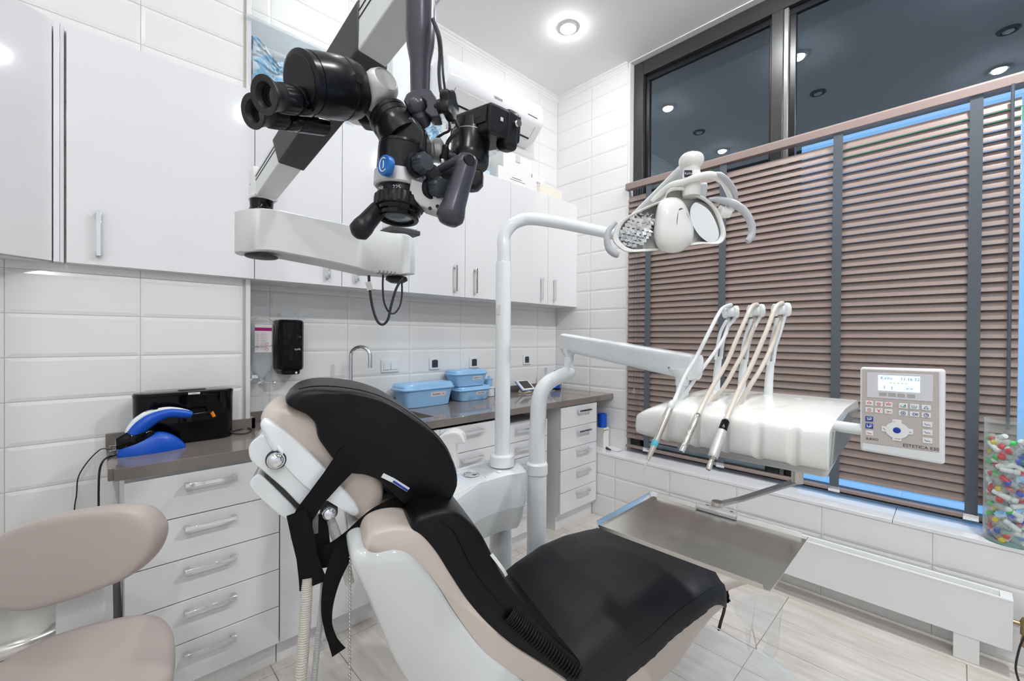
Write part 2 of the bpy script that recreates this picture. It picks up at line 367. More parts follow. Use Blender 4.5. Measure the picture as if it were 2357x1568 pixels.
# diagonal corner cabinet on the far left
dv = V((-math.cos(.60), -math.sin(.60), 0)); A0 = V((-.113, YU+.002, 0)); A1 = A0+dv*.55
e = empty('corner_cabinet', (-.45, 2.2, 1.66), 'white gloss corner wall cabinet turned diagonally at the left edge', 'cabinet')
nd = V((dv.y, -dv.x, 0)); nd = nd if nd.y < 0 else -nd
b = MB(); b.prism([A0+UZ*1.66-nd*.02+V((0, 0, 0)), A1+UZ*1.66-nd*.02, V((A1.x, YP-.004, 1.66)), V((A0.x, YP-.004, 1.66))], (0, 0, .88)); b.build('cabinet_body', WHS, e, bev=.001)
b = MB(); b.prism([A0+UZ*1.664, A1+UZ*1.664, A1+UZ*1.664-nd*.018, A0+UZ*1.664-nd*.018], (0, 0, .876)); b.build('door', WHT, e, bev=.0012)
b = MB(); b.box((-.110, YU+.003, 1.662), (-.094, YU+.045, 2.54)); b.box((-.094, YU+.010, 1.662), (-.083, YU+.045, 2.54)); b.build('filler_strip', WHT, e, bev=.0012)
# base units
KS = .98
YF = 1.968*KS; ZF = CH*(1-KS); WT = .952; WB = .911
def qx(v): return v*KS
def qz(v): return CH-(CH-v)*KS
def drawers(x0, x1, zs, label, hx0, hx1, body=True, plinth=True, name='drawer_cabinet', ydeep=2.33, edge=0, bodytop=None):
    x0, x1, hx0, hx1 = qx(x0), qx(x1), qx(hx0), qx(hx1); zs = [qz(z) for z in zs]
    e = empty(name, ((x0+x1)/2, YF+.02, 0), label, 'cabinet')
    b = MB(); b.box((x0+.001, YF+.02, .13), (x1-.001, ydeep, bodytop or .910)); b.build('cabinet_body', WHS, e, bev=.001)
    b = MB(); b.box((x0+.001, YF+.045, ZF), (x1-.001, ydeep, .13)); b.build('plinth', WHS, e)
    for i in range(len(zs)-1):
        b = MB(); b.box((x0+.0015, YF, zs[i+1]+.002), (x1-.0015, YF+.018, zs[i]-.0015)); d = b.build('drawer', WHT, e, bev=.0012)
        zc = zs[i]-.04; bar_handle(d, (hx0, YF, zc), (hx1, YF, zc), (0, -1, 0))
    return e
drawers(.071, .556, [.888, .729, .573, .418, .262, .106], 'white gloss five-drawer unit at the near left end under the grey worktop', .235, .398)
e = empty('base_cabinet', (.955, YF+.02, 0), 'plain white base cabinet with smooth doors behind the dental chair headrest', 'cabinet')
b = MB(); b.box((qx(.559), YF+.02, .13), (qx(1.355)-.003, 2.5, .7)); b.build('cabinet_body', WHS, e)
b = MB(); b.box((qx(.559), YF+.045, ZF), (qx(1.355)-.003, 2.4, .13)); b.build('plinth', WHS, e)
for a, c in ((.559, .956), (.959, 1.355)): MB().box((qx(a), YF, qz(.106)), (qx(c), YF+.018, qz(.888))).build('door', WHT, e, bev=.0012)
drawers(1.358, 1.815, [.888, .733, .578, .423, .268, .113], 'white gloss drawer unit just behind the white pole of the cuspidor', 1.50, 1.655, ydeep=2.5, bodytop=.79)
drawers(1.818, 2.246, [.84, .721, .613, .505, .397, .289, .113], 'white drawer unit with an open slot under the worktop, seen between the two white poles', 1.935, 2.09, ydeep=2.5, bodytop=.85)
# end stack
e = drawers(2.392, 2.832, [.893, .740, .588, .433, .277, .126], 'white gloss five-drawer unit at the far end beside the tiled window sill', 2.575, 2.73, ydeep=2.5)
# worktop
e = empty('worktop', (1.5, 2.2, WB), 'grey brown stone worktop with upstand running along the back wall to the window', 'worktop')
b = MB()
b.box((.046, YF-.004, WB), (.98, YP-.001, WT)); b.box((.98, YF-.004, WB), (1.36, 2.03, WT)); b.box((.98, 2.37, WB), (1.36, YB-.001, WT)); b.box((1.36, YF-.004, WB), (2.997, YB-.001, WT)); b.box((.535, YP-.001, WB), (.98, YB-.001, WT))
b.box((.030, YF+.012, WB), (.047, YP-.001, WT-.0005))
b.build('worktop_slab', STO, e, bev=.0012)
b = MB(); b.box((.030, YP-.014, WT), (.552, YP-.001, WT+.05)); b.box((.536, YP-.014, WT), (.552, YB-.014, WT+.05)); b.box((.536, YB-.014, WT), (2.997, YB-.002, WT+.05)); b.build('upstand', STO, e, bev=.001)
b = MB(); sx0, sx1, sy0, sy1 = .981, 1.359, 2.031, 2.369
b.box((sx0, sy0, .80), (sx1, sy1, .803))
for q in (((sx0, sy0), (sx0+.003, sy1)), ((sx1-.003, sy0), (sx1, sy1)), ((sx0, sy0), (sx1, sy0+.003)), ((sx0, sy1-.003), (sx1, sy1))): b.box((q[0][0], q[0][1], .80), (q[1][0], q[1][1], WT-.004))
tag(b.build('sink', STL, None), 'rectangular steel sink set flush into the grey worktop', 'sink')
# ================================================================ BLIND
e = empty('window_blind', (2.98, .8, .57), 'wide taupe slatted window blind with dark grey tapes, lowered to the sill', 'blind')
BY0, BY1 = -.185, 1.785
b = MB(); prf = [(2.945, 2.538), (2.992, 2.538), (2.992, 2.592), (2.955, 2.592), (2.946, 2.582)]
b.hull([V((x, -1.2, z)) for x, z in prf], [V((x, 1.803, z)) for x, z in prf]); b.build('headrail', BLI, e, bev=.003)
b = MB(); z = .652; NS = 0
while z < 2.50:
    pr = []
    for k in range(5):
        t = -1+k/2; pr.append((2.973+.0098*t-.0020*(1-t*t), z+.0222*t+.0006*(1-t*t)))
    pr2 = [(x+.0022, zz-.0012) for x, zz in pr[::-1]]
    b.hull([V((x, BY0, zz)) for x, zz in pr+pr2], [V((x, BY1, zz)) for x, zz in pr+pr2]); z += .0432; NS += 1
sl = b.build('slats', BLI, e, smooth=50)
MB().box((2.952, BY0, .557), (2.992, BY1, .576)).build('bottom_rail', BLI, e, bev=.004)
for y in (1.609, 1.081, .474, -.047):
    b = MB(); b.strip([(2.9535, y, 2.537), (2.951, y, 1.8), (2.951, y, 1.2), (2.951, y, .578)], (0, 1, 0), .043, .0012); b.build('ladder_tape', TAP, e)
    b = MB(); b.box((2.947, y-.026, .553), (2.9515, y+.026, .582)); b.build('tape_clip', CHR, e, bev=.001)
CLR = bpy.data.materials.new('clear_plastic'); CLR.use_nodes = True; nt = CLR.node_tree; N = nt.nodes; N.clear()
def clearmat(m, tint, base, edge, rough=.05):
    m.use_nodes = True; nt = m.node_tree; N = nt.nodes; N.clear()
    o_ = N.new('ShaderNodeOutputMaterial'); mx = N.new('ShaderNodeMixShader'); tr = N.new('ShaderNodeBsdfTransparent'); tr.inputs[0].default_value = tuple(tint)+(1,)
    p = N.new('ShaderNodeBsdfPrincipled'); p.inputs['Base Color'].default_value = (.85, .88, .89, 1); p.inputs['Roughness'].default_value = rough
    l = N.new('ShaderNodeLayerWeight'); l.inputs[0].default_value = .5
    pw = N.new('ShaderNodeMath'); pw.operation = 'POWER'; pw.inputs[1].default_value = 3; nt.links.new(l.outputs['Facing'], pw.inputs[0])
    ma = N.new('ShaderNodeMath'); ma.operation = 'MULTIPLY_ADD'; ma.inputs[1].default_value = edge; ma.inputs[2].default_value = base; nt.links.new(pw.outputs[0], ma.inputs[0])
    nt.links.new(ma.outputs[0], mx.inputs[0]); nt.links.new(tr.outputs[0], mx.inputs[1]); nt.links.new(p.outputs[0], mx.inputs[2]); nt.links.new(mx.outputs[0], o_.inputs[0]); return m
clearmat(CLR, (.93, .95, .96), .10, .6)
GLS = clearmat(bpy.data.materials.new('thin_clear_glass'), (.96, .985, .975), .05, .75, .02)
FOG = clearmat(bpy.data.materials.new('cloudy_plastic'), (.92, .94, .95), .28, .5, .2)
FLM = clearmat(bpy.data.materials.new('clear_film'), (.96, .97, .98), .09, .5, .1)
b = MB()
for px in (1460, 1466, 1472):
    p = hx(px, 700, 2.942); b.cyl((2.942, p.y, 1.02 if px == 1460 else .62), (2.942, p.y, 2.54), .0012, 6)
b.build('pull_cord', TAP, e)
p = hx(1459, 926, 2.942); b = MB(); b.lathe((2.942, p.y, 1.02), (0, 0, -1), [(.003, 0), (.006, .004), (.011, .02), (.012, .032), (.008, .044), (0, .046)], 16); b.build('cord_knob', CLR, e)
b = MB(); b.cyl((2.938, -.156, 1.0), (2.938, -.156, 2.54), .006, 10); b.build('tilt_wand', TAP, e)
# ================================================================ RADIATOR
RX = 2.72*.98; rz = lambda v: CH-(CH-v)*.98
e = empty('radiator', (RX+.04, .6, ZF), 'long low white convector heater with slotted top under the window sill', 'radiator')
ry0, ry1 = -.163, 1.45
b = MB(); b.box((RX, ry0, rz(.112)), (RX+.0025, ry1, rz(.318))); b.box((RX+.0765, ry0, rz(.15)), (RX+.079, ry1, rz(.318))); b.box((RX+.003, ry0, rz(.15)), (RX+.076, ry0+.0025, rz(.316)))
b.box((RX-.002, ry0-.001, rz(.316)), (RX+.010, ry1, rz(.324))); b.box((RX+.066, ry0-.001, rz(.316)), (RX+.081, ry1, rz(.324))); b.box((RX+.0105, ry0-.001, rz(.316)), (RX+.0655, ry0+.035, rz(.3235)))
b.build('heater_casing', WHS, e, bev=.0008)
b = MB()
for i in range(6):
    x = RX+.0145+i*.0092; b.box((x, ry0+.036, rz(.310)), (x+.0042, ry1, rz(.3215)))
yy = ry0+.25
while yy < ry1: b.box((RX+.011, yy, rz(.309)), (RX+.065, yy+.01, rz(.3099))); yy += .42
b.build('top_grille', WHS, e)
b = MB(); b.box((RX+.012, ry0+.01, rz(.16)), (RX+.068, ry1, rz(.303))); b.build('heating_fins', BLG, e)  # black colour puts the shade of the grille gaps into this block
b = MB()
for q in (.02, .05): b.cyl((RX+q, ry0+.06, rz(.135)), (RX+q, ry1, rz(.135)), .009, 12)
b.build('copper_pipe', mat('copper_pipe', srgb(150, 80, 40), .3, metal=.8), e)
for y in (-.005, 1.2):
    b = MB(); b.box((RX+.004, y-.068, ZF+.001), (RX+.07, y+.01, rz(.118))); b.build('foot', WHS, e, bev=.002)
b = MB(); q = V((RX+.045, ry0-.035, rz(.21)))
b.lathe(q+UZ*.02, (0, 0, -1), [(.008, -.02), (.016, 0), (.016, .012), (.012, .014), (.014, .03), (.014, .05), (.009, .055), (.012, .07), (.013, .09), (.008, .1)], 14)
b.cyl(q+V((0, 0, .01)), q+V((0, .036, .01)), .009, 12); b.cyl(q+V((0, 0, .015)), q+V((.03, -.03, .015)), .012, 12); b.build('valve', BRS, e)
b = MB(); b.tube(cr([hx(px, py, 2.62) for px, py in ((2375, 1440), (2352, 1478), (2342, 1510), (2338, 1540), (2345, 1568), (2352, 1590))], 6), .0035, 8); tag(b.build('floor_cable', RUB, None), 'short black cable curving at the bottom right edge below the radiator valve', 'cable')
# ================================================================ ON THE SILL
sz = .523
e = empty('carton', (2.945, 1.985, sz), 'small white carton with a green mark standing on the sill end beside the far drawers', 'box')
b = MB(); b.box((2.905, 1.955, sz), (2.983, 2.02, sz+.157)); b.build('carton_body', CARD, e, bev=.001)
b = MB(); b.box((2.9045, 1.953, sz+.118), (2.912, 1.9548, sz+.15)); b.build('green_mark', mat('lime_print', srgb(160, 190, 40), .5), e)
text('mani-dent', .014, (2.915, 1.9545, sz+.137), (1, 0, 0), UZ, INK, e)
b = MB(); b.lathe((2.937, 1.988, sz+.158), UZ, [(.022, 0), (.036, 0), (.036, .108), (.022, .108), (.022, 0)], 32, caps=False); tag(b.build('tape_roll', BLU, None, bev=.0008), 'glossy blue roll standing on the small white carton', 'roll')
e = empty('cord_weight', hz(1399, 1030, sz), 'dark bulb on a thin cord lying on the window sill', 'cord')
p = hz(1397, 1032, sz+.012); q = hz(1406, 1036, sz+.008)
b = MB(); b.ell(p, (.011, 0, 0), (0, .011, 0), (0, 0, .011), 1, 14, 10); b.cyl(p, q, .009, 12, .005); b.build('bulb', DGR, e)
b = MB(); b.tube(cr([q, hz(1420, 1040, sz+.002), hz(1432, 1037, sz+.002), hz(1441, 1027, sz+.003), V((2.99, 1.76, sz+.12))], 6), .0012, 6); b.build('cord', TAP, e)
# candy-coloured vials in a glass jar
jx, jy, jr = 2.854, -.160, .079
e = empty('glass_jar', (jx, jy, sz), 'tall clear glass jar full of colourful vials on the sill at the right edge', 'jar')
b = MB(); b.lathe((jx, jy, sz), UZ, [(0, 0), (jr, 0), (jr, .53), (jr-.003, .53), (jr-.003, .012), (0, .012)], 48, caps=False); b.build('jar_glass', GLS, e)
b = MB(); b.lathe((jx, jy, sz+.002), UZ, [(jr-.006, 0), (jr-.004, .007), (0, .008)], 40); b.build('jar_base', mat('green_tinted_glass', srgb(120, 165, 155), .1), e)
cols = {'red': srgb(206, 20, 34), 'blue': srgb(10, 70, 190), 'green': srgb(20, 190, 70), 'white': srgb(225, 225, 225), 'yellow': srgb(225, 195, 20)}
vb = clearmat(bpy.data.materials.new('vial_plastic'), (.97, .97, .95), .22, .4, .1)
proto = {}
rnd = random.Random(5)
def vial(cn):
    e = empty('vial', (0, 0, 0), 'small clear vial with a %s cap lying in the glass jar' % cn, 'vial', 'vials with %s caps in the glass jar' % cn)
    b = MB(); b.lathe((0, 0, -.030), UZ, [(0, 0), (.0095, .0015), (.0115, .008), (.0115, .036), (.008, .042)], 12); b.build('vial_body', vb if cn != 'white' else PLW, e)
    b = MB(); b.lathe((0, 0, .012), UZ, [(.008, 0), (.0125, 0), (.0125, .012), (.009, .017), (0, .018)], 14); b.build('cap', mat(cn+'_cap', cols[cn], .3), e); return e
used = set(); seq = ['red', 'white', 'green', 'red', 'blue', 'white', 'red', 'green', 'yellow', 'red', 'white', 'blue']; n = 0
tocam = V((-jx, -jy, 0)).normalized(); placed = []
tries = 0
while n < 150 and tries < 20000:
    tries += 1
    a = rnd.uniform(-2.0, 2.0); r = rnd.choice((.058, .056, .052, .036)); zz = rnd.uniform(.026, .455)
    d = V((tocam.x*math.cos(a)-tocam.y*math.sin(a), tocam.x*math.sin(a)+tocam.y*math.cos(a), 0))
    p = V((jx, jy, sz+zz))+d*r
    if any((p-q).length < .0195 for q in placed): continue
    placed.append(p); cn = seq[n % len(seq)]; n += 1
    if cn not in proto: o = proto[cn] = vial(cn)
    else: o = dup(proto[cn])
    o.location = p
    tdir = V((-d.y, d.x, rnd.uniform(-.9, .9))).normalized() if r > .05 else V((rnd.uniform(-1, 1), rnd.uniform(-1, 1), rnd.uniform(-.5, .5))).normalized()
    if r <= .05: tdir = (tdir+d*.4).normalized()
    if rnd.random() < .5: tdir = -tdir
    o.rotation_euler = tdir.to_track_quat('Z', 'Y').to_euler()
# ================================================================ ON THE WALLS
def air_con():
    e = empty('air_conditioner', (2.12, 2.43, 2.96), 'white wall-mounted air conditioner high on the back wall by the ceiling', 'air conditioner')
    y1 = YB-.005
    pr = [(y1, 3.262), (2.38, 3.262), (2.345, 3.25), (2.33, 3.22), (2.322, 3.16), (2.326, 3.10), (2.345, 3.075), (2.43, 2.99), (2.46, 2.972), (y1, 2.965)]
    xa, xb = 1.655, 2.585
    rows = []
    for x, s in ((xa, .93), (xa+.006, .975), (xa+.02, 1), (xb-.02, 1), (xb-.006, .975), (xb, .93)):
        c = V((x, 2.45, 3.12)); rows.append([V((x, c.y+(y-c.y)*s if y < y1-.01 else y, c.z+(z-c.z)*s)) for y, z in pr])
    b = MB(); b.grid(rows); b.build('casing', WHT, e, bev=.004)
    d = V((0, .085, -.085)); nn = V((0, -.7, -.7)); o = V((0, 2.346, 3.073))
    b = MB(); b.prism([V((xa+.08, 2.352, 3.065))+nn*.001, V((xb-.08, 2.352, 3.065))+nn*.001, V((xb-.08, 2.416, 3.001))+nn*.001, V((xa+.08, 2.416, 3.001))+nn*.001], nn*.003); b.build('louvre', WHT, e, bev=.001)
    b = MB(); b.prism([V((xa+.08, 2.417, 3.0))+nn*.0005, V((xb-.08, 2.417, 3.0))+nn*.0005, V((xb-.08, 2.425, 2.992))+nn*.0005, V((xa+.08, 2.425, 2.992))+nn*.0005], nn*.002)
    for x in (xa+.078, xb-.0785): b.prism([V((x, 2.352, 3.065))+nn*.001, V((x+.0015, 2.352, 3.065))+nn*.001, V((x+.0015, 2.418, 2.999))+nn*.001, V((x, 2.418, 2.999))+nn*.001], nn*.0018)
    b.box((2.40, 2.3215, 3.118), (2.505, 2.324, 3.122)); b.build('dark_gap', BLS, e)
    text('LESSAR', .026, (2.05, 2.3215, 3.115), (1, 0, 0), UZ, DGR, e)
    b = MB(); b.box((xa+.0005, 2.40, 3.03), (xa+.003, 2.47, 3.17)); b.build('rating_sticker', mat('grey_sticker', (.55, .56, .58), .5), e)
air_con()
def clamp_bottle():
    # disinfectant bottle upside down in a wire bracket
    c = hy(602, 780, 2.475); z = lambda py: hy(602, py, 2.475).z
    e = empty('disinfectant_bottle', (c.x, c.y, z(870)), 'clear disinfectant bottle hanging upside down in a wall bracket, magenta striped label', 'bottle')
    s = .001
    b = MB(); rows = []
    for py, wx, wy in ((742, .036, .02), (744, .046, .028), (752, .049, .032), (835, .049, .032), (850, .044, .028), (862, .024, .018), (868, .016, .014), (874, .015, .013)):
        rows.append([V((c.x+wx*math.copysign(abs(math.cos(t))**.7, math.cos(t)), c.y+wy*math.copysign(abs(math.sin(t))**.7, math.sin(t)), z(py))) for t in [2*PI*k/28 for k in range(28)]])
    b.grid(rows); b.build('bottle_body', FOG, e)
    lx0, lx1, y = c.x-.038, c.x+.038, c.y-.0335
    b = MB(); b.box((lx0, y, z(811)), (lx1, y+.0008, z(748))); lab = b.build('bottle_label', PAP, e)
    b = MB(); b.box((lx0, y-.0004, z(762)), (lx1, y, z(754.5))); b.build('magenta_band', mat('magenta_print', srgb(150, 0, 100), .4), lab)
    b = MB()
    for r_ in range(13):
        q = z(767+r_*3.1); b.box((lx0+.003, y-.0003, q-.001), (lx0+.003+.012+.003*(r_ % 3), y, q)); b.box((lx0+.026, y-.0003, q-.001), (lx0+.05+.004*(r_ % 2), y, q))
    b.build('fine_print', DGR, lab)
    for q in (792, 804):
        zz = z(q); xx = lx1-.022; b = MB()
        R = [(0, .0085), (.0085, 0), (0, -.0085), (-.0085, 0)]; b.grid([[V((xx+a*k, y-.0006, zz+g*k)) for a, g in R] for k in (1, .78)], True, False); b.build('red_diamond', mat('red_print', srgb(215, 30, 50), .5), lab, smooth=0)
    b = MB(); b.tube(cr([V((lx0-.02, c.y-.02, z(800))), V((c.x-.05, c.y-.036, z(798))), V((c.x, c.y-.04, z(796))), V((c.x+.05, c.y-.03, z(796))), V((c.x+.065, c.y, z(799)))], 6), .0014, 6)
    b.tube(cr([V((c.x-.03, c.y+.02, z(805))), V((c.x-.062, c.y, z(780))), V((c.x-.06, c.y, z(745))), V((c.x, c.y, z(730))), V((c.x+.06, c.y, z(745))), V((c.x+.06, c.y, z(790)))], 6), .0016, 6); b.build('wire_hoop', CHR, e)
    b = MB(); b.box((c.x-.055, YB-.006, z(878)), (c.x-.03, YB-.004, z(855))); b.box((c.x-.043, c.y, z(872)), (c.x-.041, YB-.004, z(860))); b.box((c.x-.042, c.y-.002, z(870)), (c.x-.016, c.y, z(863)))
    b.lathe((c.x, c.y, z(876)), UZ, [(.017, 0), (.02, .002), (.02, .012), (.017, .014)], 20, caps=False)
    b.tube(cr([V((c.x, c.y-.02, z(879))), V((c.x+.02, c.y-.03, z(880))), V((c.x+.05, c.y-.03, z(881))), V((c.x+.062, c.y-.03, z(879)))], 5), .0025, 8); b.build('bracket', CHR, e)
    b = MB(); b.lathe((c.x, c.y, z(870)), (0, 0, -1), [(.014, 0), (.014, .012), (.007, .016), (.006, .03), (.003, .034)], 16); b.cyl((c.x-.018, c.y-.012, z(882)), (c.x+.01, c.y-.012, z(875)), .005, 10); b.build('dosing_nozzle', PLW, e)
clamp_bottle()
def soap():
    y = 2.46; z = lambda py: hy(672, py, y-.03).z; c = hy(671.5, 800, y-.03); x0, x1 = c.x-.063, c.x+.063
    e = empty('soap_dispenser', (c.x, y, z(862)), 'tall black soap dispenser on the tiled wall beside the clear hanging bottle', 'dispenser')
    def ring(py, w, f, k=0): 
        yy0, yy1 = y-.048+f, YB-.005; cx = c.x
        return [V((cx+w*math.sin(t)*1.0, yy1, z(py))) if False else V((cx+px_*w, yy0+(yy1-yy0)*py_, z(py))) for px_, py_ in ((-1, 1), (-1, .35), (-.93, .12), (-.75, .02), (0, 0), (.75, .02), (.93, .12), (1, .35), (1, 1))]
    b = MB(); b.grid([ring(736, .05, .02), ring(738, .058, .008), ring(742, .062, 0), ring(845, .062, 0), ring(850, .060, .004), ring(853, .052, .012)]); b.build('dispenser_cover', BLG, e)
    b = MB(); b.grid([ring(852, .047, .006), ring(860, .045, .006), ring(862, .042, .01)]); b.build('push_bar', BLG, e, bev=.001)
    text('tork', .017, (c.x+.008, y-.0485, z(804)), (1, 0, 0), UZ, PAP, e)
    b = MB(); b.ell((c.x+.017, y-.0485, z(858)), (.006, 0, 0), (0, .001, 0), (0, 0, .006), 1, 10, 6); b.build('water_mark', PAP, e)
soap()
# clear safety glasses resting on the dispenser
gc = hy(679, 728, 2.45)
e = empty('safety_glasses', gc, 'clear plastic safety glasses resting on top of the black soap dispenser', 'glasses')
zt = hy(672, 736, 2.43).z
for s in (-1, 1):
    o = V((gc.x+s*.036, 2.43, zt+.024)); b = MB(); R = [(math.cos(t)*.032, math.sin(t)*.021) for t in [2*PI*k/24 for k in range(24)]]
    b.hull([o+V((a, -.012*(a*s/.03)**2*0+(.02*(a*s/.03) if a*s > 0 else 0), g)) for a, g in R], [o+V((a, .0015+(.02*(a*s/.03) if a*s > 0 else 0), g)) for a, g in R]); b.build('lens', CLR, e)
    b = MB(); b.tube(cr([o+V((s*.031, .02, .006)), o+V((s*.034, .05, .006)), o+V((s*.03, .085, -.002))], 5), .0025, 6); b.build('temple_arm', CLR, e)
b = MB(); b.tube(cr([V((gc.x-.008, 2.43, zt+.03)), V((gc.x, 2.425, zt+.012)), V((gc.x+.008, 2.43, zt+.03))], 5), .003, 8); b.box((gc.x-.012, 2.425, zt+.001), (gc.x+.012, 2.44, zt+.02)); b.build('nose_bridge', CLR, e)
# switch and sockets
def plate(cx, cz, w, label, kind):
    e = empty('light_switch' if kind == 's' else 'power_socket', (cx, YB-.005, cz-.04), label, 'switch' if kind == 's' else 'socket')
    yq = YB-.004
    MB().box((cx-w/2, yq-.009, cz-.04), (cx+w/2, yq, cz+.04)).build('face_plate', PLW, e, bev=.003)
    if kind == 's':
        for s in (-1, 1):
            b = MB(); b.box((cx+s*.0255-.024, yq-.014, cz-.024), (cx+s*.0255+.024, yq-.009, cz+.026)); b.build('rocker', PLW, e, bev=.002)
    else:
        MB().box((cx-.024, yq-.0105, cz-.026), (cx+.024, yq-.009, cz+.024)).build('socket_insert', DGR, e, bev=.001)
        b = MB(); b.lathe((cx, yq-.0105, cz-.001), (0, -1, 0), [(.021, 0), (.0215, .002), (.019, .0025), (.018, .0006), (0, .0006)], 28); b.box((cx-.012, yq-.014, cz+.022), (cx+.012, yq-.0105, cz+.027)); s_ = b.build('socket_rim', KNB, e)
        b = MB()
        for s in (-1, 1): b.cyl((cx+s*.0085, yq-.0112, cz-.001), (cx+s*.0085, yq-.012, cz-.001), .003, 8)
        b.build('pin_hole', BLG, s_)
    return e
plate(1.358, 1.208, .125, 'white double light switch on the tiled splashback beside the tap', 's')
plate(1.694, 1.210, .086, 'grey power socket left above the stacked blue boxes', 'p')
plate(2.044, 1.206, .086, 'grey power socket directly behind the upper stacked blue box', 'p')
plate(2.612, 1.210, .086, 'grey power socket right of the white lamp pole, nearest the corner', 'p')
# ================================================================ ON THE WALL CABINETS
TOPZ = 2.541
def tub(x0, x1, y0, y1, z1, label, fill=None, name='storage_tub', taper=.03):
    e = empty(name, ((x0+x1)/2, (y0+y1)/2, TOPZ), label, 'storage box')
    b = MB(); k = taper; lo = [V((x0+k, y0+k*.5, TOPZ)), V((x1-k, y0+k*.5, TOPZ)), V((x1-k, y1-k*.5, TOPZ)), V((x0+k, y1-k*.5, TOPZ))]; hi = [V((x0, y0, z1)), V((x1, y0, z1)), V((x1, y1, z1)), V((x0, y1, z1))]
    b.grid([lo, hi], True, False); b.b.faces.new([b.b.verts.new(p) for p in lo]); b.build('tub_wall', CLR, e, bev=0, smooth=0)
    b = MB(); b.grid([[V((x0-.008, y0-.008, z1-.012)), V((x1+.008, y0-.008, z1-.012)), V((x1+.008, y1, z1-.012)), V((x0-.008, y1, z1-.012))], [V((x0-.008, y0-.008, z1+.006)), V((x1+.008, y0-.008, z1+.006)), V((x1+.008, y1, z1+.006)), V((x0-.008, y1, z1+.006))]]); b.build('lid', FOG, e, bev=.004)
    return e
tub(.515, 1.04, 2.335, 2.51, 2.90, 'big clear tub of pale blue face masks on the cabinets behind the eyepieces', taper=.01)
tub(1.36, 1.66, 2.335, 2.51, 2.86, 'clear tub of blue masks on the cabinets between microscope and camera', taper=.01)
MSK = [mat('mask_fabric_blue', srgb(150, 205, 235), .7), mat('mask_fabric_pale', srgb(205, 226, 238), .7)]
def heap(x0, x1, z1, label, seed):      # heap of crumpled face masks, nobody could count them
    rnd = random.Random(seed); m = bpy.data.materials.new('crumpled_mask_fabric'); m.use_nodes = True; nt = m.node_tree; N = nt.nodes; bs = N['Principled BSDF']; bs.inputs['Roughness'].default_value = .7
    tc = N.new('ShaderNodeTexCoord'); n = N.new('ShaderNodeTexNoise'); n.inputs['Scale'].default_value = 11; n.inputs['Detail'].default_value = 3; n.inputs['Distortion'].default_value = 2.5; nt.links.new(tc.outputs['Object'], n.inputs['Vector'])
    r = N.new('ShaderNodeValToRGB'); r.color_ramp.elements[0].position = .40; r.color_ramp.elements[0].color = srgb(120, 190, 228)+(1,); r.color_ramp.elements[1].position = .58; r.color_ramp.elements[1].color = srgb(226, 232, 236)+(1,)
    nt.links.new(n.outputs['Fac'], r.inputs[0]); nt.links.new(r.outputs[0], bs.inputs['Base Color'])
    b = MB(); nx, nz = 44, 30; y0, y1 = 2.352, 2.49
    def P(u, v, front):
        top = z1-.06+.05*math.sin(u*7+seed)+.02*math.sin(u*19)
        f = abs(math.sin(u*23+v*9+2*math.sin(v*13+u*5)))*.018+abs(math.sin(v*31-u*17+1.5*math.sin(u*11)))*.012
        return V((lerp(x0, x1, u), (y0+f) if front else y1, lerp(TOPZ+.004, top, v)+(f if v > .5 else 0)))
    g = [[P(i/nx, j/nz, True) for i in range(nx+1)] for j in range(nz+1)]
    top = [[V((p.x, lerp(p.y, y1, t), p.z+.02*math.sin(t*9+i*.7)*(1 if 0 < t < 1 else 0))) for i, p in enumerate(g[-1])] for t in (.2, .4, .6, .8, 1)]
    b.grid(g+top, False, False)
    return tag(b.build('face_masks', m, None, smooth=80), label, 'face mask', kind='stuff')
heap(.545, 1.01, 2.87, 'heap of crumpled pale blue face masks inside the big clear tub', 3)
heap(1.39, 1.63, 2.83, 'heap of pale blue face masks inside the smaller clear tub by the camera', 8)
def carton(a, c, label, mat_=CARD, name='carton', z0=TOPZ, rz=0):
    b = MB(); b.box((a[0], a[1], z0), (c[0], c[1], c[2])); return tag(b.build(name, mat_, None, bev=.001), label, 'box')
e = tub(1.945, 2.085, 2.335, 2.49, 2.735, 'small clear drawer box on the wall cabinets just right of the camera lens', taper=.015)
MB().box((1.985, 2.36, TOPZ+.001), (2.045, 2.45, TOPZ+.05)).build('item_inside', MSK[1], e)
c1 = carton((2.10, 2.33), (2.475, 2.50, TOPZ+.105), 'long white carton lying on the wall cabinets under an open white box')
b = MB(); b.box((2.24, 2.3285, TOPZ+.05), (2.34, 2.3298, TOPZ+.053)); b.box((2.22, 2.3285, TOPZ+.035), (2.38, 2.3298, TOPZ+.037)); b.build('printed_line', KNB, c1)
e = empty('open_carton', (2.29, 2.41, TOPZ+.106), 'open white cardboard box with raised flap and paper clip on the wall cabinets', 'box')
zz = TOPZ+.106
b = MB(); b.box((2.155, 2.335, zz), (2.45, 2.338, zz+.13)); b.box((2.155, 2.338, zz), (2.158, 2.48, zz+.13)); b.box((2.447, 2.338, zz), (2.45, 2.48, zz+.13)); b.box((2.155, 2.477, zz), (2.45, 2.48, zz+.13)); b.box((2.158, 2.338, zz), (2.447, 2.477, zz+.003)); b.build('carton_body', CARD, e)
b = MB(); b.prism([V((2.155, 2.34, zz+.13)), V((2.155, 2.44, zz+.13)), V((2.11, 2.43, zz+.16)), V((2.11, 2.35, zz+.16))], (.002, 0, .002)); b.build('carton_flap', mat('brown_cardboard', srgb(190, 178, 160), .8), e)
b = MB(); b.box((2.28, 2.331, zz+.075), (2.325, 2.3345, zz+.125)); b.build('paper_tag', PGR, e)
c2 = carton((2.478, 2.345), (2.62, 2.50, TOPZ+.145), 'white box with small blue print beside the open carton on the wall cabinets')
text('one', .035, (2.52, 2.3445, TOPZ+.09), (1, 0, 0), UZ, mat('blue_print', srgb(40, 80, 160), .5), c2)
